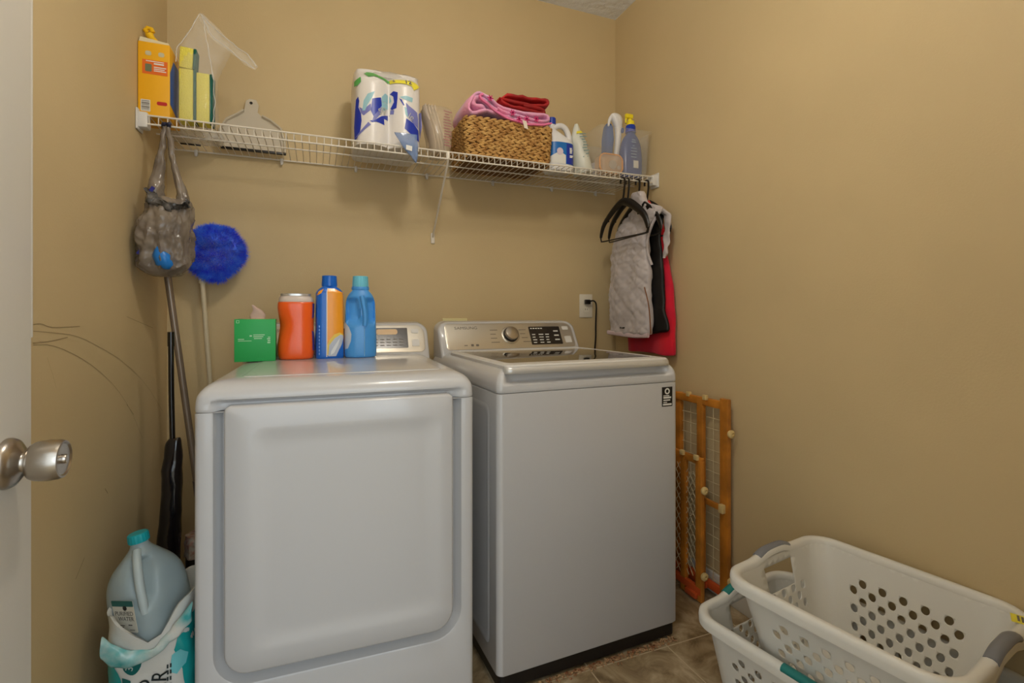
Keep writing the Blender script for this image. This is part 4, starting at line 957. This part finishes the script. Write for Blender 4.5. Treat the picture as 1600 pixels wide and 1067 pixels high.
for i in range(9000):
    a = random.uniform(0, 2*PI); rr = math.sqrt(random.random())
    x, z = pad(a, rr); y = pad_y(x, z, rr)+.003
    n_ = Vector((x*rr*rr*9, -.34+.25*rr, z*rr*rr*9)); n_ = (n_.normalized()+Vector((random.gauss(0, .45), random.gauss(0, .25), random.gauss(0, .45)))).normalized()
    p = Vector((x, y, z)); L_ = random.uniform(.012, .026)*(1+.35*noise.noise(Vector((x*34, z*34, 7)))); tip = p+n_*L_+Vector((0, 0, -.003))
    tip.y = min(tip.y, .07)
    s_ = n_.orthogonal().normalized()*.0013
    b.face([b.b.verts.new(q) for q in (p-s_, p+s_, tip)])
hd = b.build('duster_head', M_fluff, du, smooth=0)
M_crp = mat('pole_cream', (206, 192, 160), .4)
b = MB(); b.tube([(-.048, 0, -.098), (-.0475, 0, -.122)], .0125, 14); b.build('ferrule', M_crp, du)
b = MB(); b.tube([(-.0475, .0, -.11), (-.026, .01, -.46), (.028, .03, -1.375)], .0088, 12); b.build('pole', M_crp, du)

bp_ = thing('mop_pole', (.21, -.235, 0), 'bare grey metal mop pole leaning into the left corner', 'pole')
b = MB(); b.tube([(0, .0, .004), (-.081, -.01, .69), (-.150, -.015, 1.276), (-.163, -.016, 1.40)], .0115, 14); b.build('pole', mat('pole_grey', (138, 124, 110), .35, metal=.5), bp_)
b = MB(); b.tube([(-.1625, -.016, 1.395), (-.168, -.016, 1.44)], .0125, 14); b.build('end_cap', M_dark, bp_)
b = MB(); b.tube([(-.058, -.0072, .49), (-.064, -.008, .545)], .0135, 14); b.build('coupling', mat('pole_grey2', (110, 100, 92), .35, metal=.5), bp_)

bs = thing('snow_brush', (.115, -.46, 0), 'black stick with a glossy black sleeve standing between left wall and dryer', 'brush')
b = MB(); b.tube([(.008, 0, .70), (.004, 0, .90), (.003, 0, 1.05)], .008, 12); b.tube([(.003, 0, 1.04), (.003, 0, 1.085)], .0098, 12); b.build('handle', mat('glossy_black', (10, 9, 12), .12, coat=.5), bs)
b = MB(); rs = []
for z, x0, x1, hd_ in lerp_rows([(.004, -.07, .015, .022), (.2, -.052, .022, .024), (.40, -.038, .029, .025), (.55, -.024, .032, .024), (.66, -.020, .033, .022), (.73, -.012, .033, .018), (.75, -.004, .028, .012)], 26):
    rs.append([jig(p, .0035, 26, 4) for p in sring(((x0+x1)/2, 0, z), (x1-x0)/2, hd_, 2.6, 26)])
for r_ in rs[:1]:
    for p in r_: p.z = .003
b.rings(rs); b.build('sleeve', mat('glossy_black_film', (12, 9, 18), .12, coat=.6, bump=.15, bscale=30), bs, smooth=70)

fo = thing('foil_wrapped_canister', (.190, -.435, 0), 'black canister with crinkled silver and red foil top beside the dryer', 'canister')
b = MB(); b.lathe([(.036, .0), (.038, .005), (.038, .36), (.036, .364)], n=28); b.build('canister', M_black, fo)
b = MB(); b.rings([[jig(p, .006, 70, 3) for p in sring((0, 0, z), r, r, 2, 30)] for z, r in ((.362, .040), (.375, .042), (.39, .040), (.405, .042), (.42, .040), (.43, .037))]); b.build('foil', mat('red_silver_foil', (214, 214, 212), .22, metal=.6, vary=.5, vscale=60, c2=(200, 150, 148), bump=.5, bscale=60), fo, smooth=30)

# ------------------------------------------------------------------ water pack and jug
M_teal = mat('print_teal', (20, 150, 150), .25); M_teald = mat('print_dark_teal', (14, 96, 94), .3); M_pkw = mat('pack_film', (206, 206, 200), .18, bump=.25, bscale=22)
PXc, PYc = .172, -.80
wp = thing('water_bottle_pack', (PXc, PYc, 0), 'torn teal and white pack of bottled water standing between wall and dryer', 'water pack')
def pk_ring(z, s_=1, top=0):
    ring = []
    for p in sring((0, 0, z), .092*s_, .098*s_, 4, 72):
        q = jig(p, .007, 20, 6)
        if top: q.z += .035*noise.noise(Vector((p.x*14, p.y*14, 4)))+(.045 if p.x > 0 else .012)*max(-1, min(1, abs(p.x)/.092-.45))-.05*max(0, -p.y/.1)*max(0, 1-abs(p.x+.01)/.07)
        ring.append(q)
    return ring
b = MB()
rs = [pk_ring(z) for z in [.004]+[.02*i for i in range(1, 19)]]+[pk_ring(.385, 1, .5), pk_ring(.405, 1.0, 1), pk_ring(.43, 1.03, 1)]
for p in rs[0]: p.z = .003
inner = [[Vector((p.x*.93, p.y*.93, p.z-.003)) for p in rs[-1]], [Vector((p.x*.9, p.y*.9, .355)) for p in rs[-1]], [Vector((p.x*.88, p.y*.88, .325)) for p in rs[-1]]]
b.rings(rs+inner, c1=True); body = b.build('film', M_pkw, wp, smooth=70)
def pk_s(off):
    def f(x, z):
        q = min(.9999, abs(x)/.092); y = -.098*(1-q**4)**.25
        p = jig((x, y, z), .007, 20, 6); return Vector((p.x, p.y-off, p.z))
    return f
# printed teal areas and lettering on the front (x across, z up)
decal('print_area', [(-.0915, .01), (-.066, .01), (-.05, .12), (-.048, .24), (-.062, .30), (-.075, .335), (-.0915, .345)], pk_s(.0015), M_teal, wp, 4)
decal('print_area', [(-.062, .10), (-.03, .08), (-.026, .2), (-.036, .285), (-.055, .29), (-.052, .2)], pk_s(.0024), M_teald, wp, 3)
decal('print_area', [(.0915, .01), (.075, .03), (.064, .12), (.078, .20), (.07, .28), (.05, .33), (.07, .40), (.0915, .41)], pk_s(.0015), M_teal, wp, 4)
for pts in ([(.045, .285), (.06, .275), (.075, .29), (.076, .315), (.062, .33), (.047, .32)], [(.04, .235), (.05, .23), (.056, .24), (.05, .252), (.041, .248)], [(.05, .16), (.06, .155), (.075, .19), (.088, .21), (.07, .205)]): decal('print_drop', pts, pk_s(.0026), mat('print_teal_light', (110, 190, 196), .25), wp, 2)
decal('badge', [(-.03+.019*math.cos(a), .318+.021*math.sin(a)) for a in [2*PI*k/20 for k in range(20)]], pk_s(.0032), M_teald, wp, 2)
def on_pack(o, off): 
    for v in o.data.vertices: v.co = pk_s(off)(v.co.x, v.co.z)
M_ink = mat('ink_dark', (40, 52, 54), .5)
on_pack(lettering('32', .022, M_wprint, wp, (-.033, 0, .318), (.3, 0, 1), (-1, 0, .3)), .0045)
on_pack(lettering('PURIFIED', .04, M_ink, wp, (-.008, 0, .20), (.08, 0, 1), (-1, 0, .08)), .0045)
on_pack(lettering('WATER', .04, M_ink, wp, (.022, 0, .225), (.08, 0, 1), (-1, 0, .08)), .0045)
b = MB()
for i in range(2):
    for k in range(14):
        p = pk_s(.003)(.040+i*.006, .13+k*.013); b.box(p, (.0035, .0008, .009))
b.build('small_print', M_ink, wp)
# torn flap edge folded over the front
b = MB(); rs = []
for x, z, hw in lerp_rows([(-.088, .375, .024), (-.07, .355, .026), (-.045, .340, .022), (-.01, .338, .014), (.02, .346, .012), (.05, .375, .018), (.075, .405, .022), (.09, .425, .022)], 26):
    rs.append([jig(p, .008, 34, 2) for p in [Vector((x, -.098+.008*math.cos(a)-.004, z+hw*math.sin(a))) for a in [2*PI*k/14 for k in range(14)]]])
b.rings(rs); b.build('torn_flap', mat('teal_film', (70, 170, 172), .18, vary=.9, vscale=14, c2=(214, 216, 210)), wp, smooth=80)

M_jug = mat('jug_plastic', (178, 196, 200), .3, alpha=.62); M_captl = mat('cap_teal', (20, 160, 170), .4)
jg = thing('water_jug', (.165, -.80, .331), 'translucent gallon water jug with a teal cap tilted on the torn water pack', 'water jug', rot=(R(-3), R(-9), R(8)))
b = MB(); rs = []
jp = [(.0, .060, 3.2), (.008, .070, 3.6), (.05, .0725, 3.8), (.10, .0725, 3.6), (.145, .070, 3.2), (.178, .060, 2.6), (.205, .040, 2.1), (.22, .027, 2), (.23, .0205, 2), (.238, .0195, 2), (.245, .0195, 2)]
for z, r, e in lerp_rows(jp, 40):
    ring = sring((0, 0, z), r, r, max(2, e), 56, PI/4)
    for p in ring:
        # the hollow behind the handle on the front corner
        k = sstep(.095, .13, z)*(1-sstep(.195, .215, z)); f_ = math.exp(-(p.x/.028)**2)
        if p.y < 0: p.y += .026*k*f_
    rs.append(ring)
b.rings(rs); b.build('jug', M_jug, jg, smooth=60)
b = MB(); b.tube(lerp_rows([(-.004, -.022, .224), (-.004, -.038, .210), (-.003, -.058, .185), (-.002, -.072, .155), (-.001, -.077, .12), (0, -.078, .09)], 18), .0095, 10); b.build('handle', mat('jug_handle', (190, 204, 206), .3, alpha=.8), jg)
b = MB(); rs = []
for z, r in ((.240, .0215), (.243, .0225), (.260, .0215), (.262, .019)): rs.append([Vector(((r+(.0008 if k % 2 else 0))*math.cos(2*PI*k/40), (r+(.0008 if k % 2 else 0))*math.sin(2*PI*k/40), z)) for k in range(40)])
b.rings(rs); b.build('cap', M_captl, jg, smooth=30)
LN = Vector((-1, -1, 0)).normalized(); LX = Vector((1, -1, 0)).normalized(); LO = LN*.0730+LX*.014
def jl(x0, z0, x1, z1, t0, m, nm, par, r=.003):
    b = MB(); b.prism(rrect(x0, x1, z0, z1, r, 3), lambda x, z, q: LO+LX*x+Vector((0, 0, z))+LN*(t0+q), .0006); return b.build(nm, m, par)
lab = jl(-.034, .054, .034, .132, 0, mat('label_white', (214, 210, 196), .5), 'label', jg)
jl(-.034, .118, .034, .132, .0007, M_teald, 'label_band', lab, .002)
b = MB(); b.rings([[LO+LX*(.006+.006*math.cos(a))+Vector((0, 0, .114+.006*math.sin(a)))+LN*q for a in [2*PI*k/18 for k in range(18)]] for q in (.0008, .0016)]); b.build('logo', M_black, lab)
lettering('PURIFIED', .0145, M_print, lab, LO+Vector((0, 0, .100))+LN*.0009, LX, (0, 0, 1)); lettering('WATER', .0145, M_print, lab, LO+LX*.004+Vector((0, 0, .087))+LN*.0009, LX, (0, 0, 1))
b = MB(); bars(b, LO+LN*.0008+Vector((0, 0, .04)), LX, (0, 0, 1), [(-.02, .03, .016, .002), (-.02, .026, .012, .002), (.008, .031, .012, .003), (.01, .02, .016, .0015)]); b.build('label_print', M_print, lab)

# ------------------------------------------------------------------ wooden gates against the right wall
M_wood = mat('orange_pine', (214, 136, 46), .4, vary=.25, vscale=9, coat=.2); M_net = mat('gate_netting', (206, 190, 150), .5); M_bump = mat('bumper_cream', (216, 190, 130), .5); M_rail = mat('rail_redorange', (200, 86, 40), .4)
def bumper(t, x, y, z):
    b = MB(); b.lathe([(.006, 0), (.006, .006), (.015, .008), (.016, .016), (.012, .02), (.006, .021), (.005, .016)], n=18, c=(x, y, z), M=Matrix.Rotation(PI/2, 4, 'X')); return b.build('bumper', M_bump, t)
ga = thing('pressure_gate', (2.022, -.634, 0), 'tall wooden pressure gate with square cream netting leaning on the right wall', 'gate')
for y0, y1, x, zt, z0 in ((-.205, -.165, 0, .81, .02), (-.085, -.052, -.012, .80, .03), (.06, .09, 0, .80, .03), (.28, .32, -.012, .80, .02)):
    MB().box((x, (y0+y1)/2, (z0+zt)/2), (.02, y1-y0, zt-z0), bev=.003).build('post', M_wood, ga)
MB().box((.0, -.02, .782), (.017, .36, .032), bev=.003).build('top_rail', M_wood, ga)
MB().box((-.013, .11, .786), (.016, .42, .03), bev=.003).build('top_rail', M_wood, ga)
MB().box((.0, -.02, .05), (.017, .36, .032), bev=.003).build('bottom_rail', M_rail, ga)
MB().box((-.013, .11, .046), (.016, .42, .03), bev=.003).build('bottom_rail', M_rail, ga)
b = MB()
for i in range(17): b.tube([(.004, -.17, .075+i*.043), (.004, .16, .075+i*.043)], .0016, 5)
for i in range(8): b.tube([(.0055, -.16+i*.043, .06), (.0055, -.16+i*.043, .77)], .0016, 5)
b.build('netting', M_net, ga)
b = MB(); b.box((-.014, -.13, .385), (.014, .11, .022), bev=.003); b.build('latch_bar', M_wood, ga)
for y in (-.185, -.075): MB().box((-.016, y, .385), (.02, .022, .034), bev=.003).build('latch_clip', M_bump, ga)
bumper(ga, -.004, -.2055, .68); bumper(ga, -.004, -.2055, .115)
for y in (-.095, .0): MB().box((-.016, y, .802), (.014, .02, .02), bev=.002).build('rail_clip', M_bump, ga)
gs = thing('pressure_gate', (1.955, -.650, .0), 'short wooden pressure gate with diamond netting standing in front of the tall gate', 'gate')
for y0, y1 in ((-.122, -.090), (-.030, -.002), (.10, .13)): MB().box((0, (y0+y1)/2, .282), (.02, y1-y0, .555), bev=.003).build('post', M_wood, gs)
MB().box((0, .0, .558), (.018, .24, .028), bev=.003).build('top_rail', M_wood, gs)
MB().box((-.002, .0, .045), (.018, .24, .03), bev=.003).build('bottom_rail', M_rail, gs)
MB().box((-.016, -.075, .025), (.016, .06, .022), bev=.003).build('foot_rail', M_rail, gs)
b = MB()
for i in range(-3, 14):
    for s_ in (1, -1):
        z0 = .05+i*.042; P_ = []
        for k in range(9):
            y = -.09+.19*k/8; z = z0+ s_*(.28*k/8) + (0 if s_ > 0 else .28)
            if .055 < z < .53: P_.append((s_*.0014, y, z))
        if len(P_) > 1: b.tube(P_, .0015, 5)
b.build('netting', M_net, gs)
bumper(gs, -.004, -.1225, .45); bumper(gs, -.004, -.1225, .115)
for y in (-.10, -.02): MB().box((-.014, y, .572), (.014, .02, .02), bev=.002).build('rail_clip', M_bump, gs)

# ------------------------------------------------------------------ laundry baskets
M_bask = mat('basket_plastic', (222, 220, 212), .38, coat=.1); M_grip = mat('grip_grey', (122, 124, 130), .5)
def laundry_basket(loc, rz, L, Wd, H, label, tap, gripm, side_grip=False, sticker=False):
    t = thing('laundry_basket', loc, label, 'laundry basket', rz, 'white laundry baskets')
    r = .062; k = 8; CS = .021
    def P(s, tz, off=0):
        """s: (side, u) -> outline point at height tz (0..1)"""
        side, u = s
        w, d = L/2-tap*(1-tz)-off, Wd/2-tap*(1-tz)-off
        rr = r-off*.5-.012*(1-tz)
        if side == 0: p = (-w+rr+(2*w-2*rr)*u, -d)
        elif side == 2: p = (w-(rr+(2*w-2*rr)*u), d)
        elif side == 1: p = (w, -d+rr+(2*d-2*rr)*u)
        elif side == 3: p = (-w, d-(rr+(2*d-2*rr)*u))
        else:
            c, a0 = ((( w-rr, -d+rr), -90), ((w-rr, d-rr), 0), ((-w+rr, d-rr), 90), ((-w+rr, -d+rr), 180))[side-4]
            a = R(a0+90*u); p = (c[0]+rr*math.cos(a), c[1]+rr*math.sin(a))
        return p
    nr = int(H/CS); b = MB(); B = b.b; cache = {}
    def V(key, p):
        if key not in cache: cache[key] = B.verts.new(p)
        return cache[key]
    def arch(side, u): return 0
    order = [0, 4, 1, 5, 2, 6, 3, 7]; col0 = 0; cols = []
    for sd in order:
        if sd < 4:
            n_ = max(4, int(round(((L if sd in (0, 2) else Wd)-2*r-tap)/CS)))
            cols += [(sd, i/n_, (i+1)/n_, i, n_) for i in range(n_)]
        else: cols += [(sd, i/6, (i+1)/6, i, 6) for i in range(6)]
    NC = len(cols); SUB = 4
    def vert(c, i, j, jj):      # column c, sub i (0..4), row j, sub jj
        g = (c*SUB+i) % (NC*SUB); key = (g, j*SUB+jj)
        sd, u0, u1, _, _ = cols[c]; u = u0+(u1-u0)*i/SUB; tz = (j+jj/SUB)/nr
        x, y = P((sd, u), tz); return V(key, (x, y, H*tz))
    for c in range(NC):
        sd, u0, u1, ci, n_ = cols[c]
        for j in range(nr):
            if sd in (1, 3) and abs(ci+.5-n_/2) < n_*.24 and nr-4 <= j < nr-1: continue
            bd = [vert(c, i, j, 0) for i in range(SUB)]+[vert(c, SUB, j, i) for i in range(SUB)]+[vert(c, i, j, SUB) for i in range(SUB, 0, -1)]+[vert(c, 0, j, i) for i in range(SUB, 0, -1)]
            hole = sd < 4 and 1 <= j < nr-3-(sd in (1, 3)) and (ci+j) % 2 == 0 and 0 < ci < n_-1
            if not hole: b.face(bd); continue
            uc, tc = (u0+u1)/2, (j+.5)/nr; hv = []
            for q in range(16):
                a = 2*PI*q/16-PI*.75; du_ = .40*math.cos(a); dt = .46*math.sin(a)
                x, y = P((sd, uc+du_*(u1-u0)), tc+dt/nr); hv.append(B.verts.new((x, y, H*(tc+dt/nr))))
            for q in range(16): b.face((bd[q], bd[(q+1) % 16], hv[(q+1) % 16], hv[q]))
    # floor of the basket
    b.face([vert(c, 0, 0, 0) for c in range(NC)])
    o = b.build('body', M_bask, t, smooth=50)
    m = o.modifiers.new('thickness', 'SOLIDIFY'); m.thickness = .0028; m.offset = 0
    # rolled rim with raised arches at both ends
    prof = [(-.0045, -.012), (-.004, .002), (.005, .007), (.014, .007), (.021, .002), (.0225, -.008), (.0215, -.024), (.0195, -.024), (.019, -.006), (.012, .001), (.004, -.006)]
    b = MB(); rs = []
    for c in range(NC):
        sd, u0, u1, ci, n_ = cols[c]
        for q in range(2):
            u = u0+(u1-u0)*q/2; x, y = P((sd, u), 1)
            x2, y2 = P((sd, u), 1, -.01); nrm = Vector((x2-x, y2-y, 0)).normalized()
            w_ = u-.5 if sd in (1, 3) else 9
            dz = .016*math.exp(-(w_/.22)**4) if sd in (1, 3) else 0
            rs.append([Vector((x, y, H+dz))+nrm*pn_+Vector((0, 0, pz)) for pn_, pz in prof])
    b.rings(rs, wrap=True); rim = b.build('rim', M_bask, t, smooth=60)
    for sd in (1, 3):
        b = MB(); pts = []
        for q in range(15):
            u = .27+.46*q/14; x, y = P((sd, u), 1, -.0105); pts.append((x, y, H+.016*math.exp(-((u-.5)/.22)**4)-.0005))
        b.tube(pts, .0135, 12, flat=.72, up=(1, 0, 0)); b.build('grip', gripm, t)
    if side_grip:
        b = MB(); pts = []
        for q in range(9):
            u = .40+.2*q/8; x, y = P((0, u), 1, -.0105); pts.append((x, y, H))
        b.tube(pts, .0132, 12, flat=.75, up=(0, 1, 0)); b.build('side_grip', gripm, t)
    if sticker:
        MB().box((L/2+.002, Wd/2-.055, H+.0075), (.036, .04, .0008), rot=Matrix.Rotation(.3, 3, 'Z')).build('price_sticker', M_yel, t)
        b = MB()
        for i in range(3): b.box((L/2-.004+i*.007, Wd/2-.055, H+.0083), (.004, .026, .0006), rot=Matrix.Rotation(.3, 3, 'Z'))
        b.build('sticker_print', M_print, t)
    return t
BA = math.atan2(-.986, .169)
laundry_basket((1.803, -1.456, .0), BA, .60, .42, .300, 'lower white laundry basket with teal grips standing on the floor', .05, mat('grip_teal', (30, 120, 116), .5), side_grip=True)
laundry_basket((1.800, -1.498, .186), BA, .465, .425, .272, 'upper white laundry basket with grey grips stacked in the other basket', .062, M_grip, sticker=True)
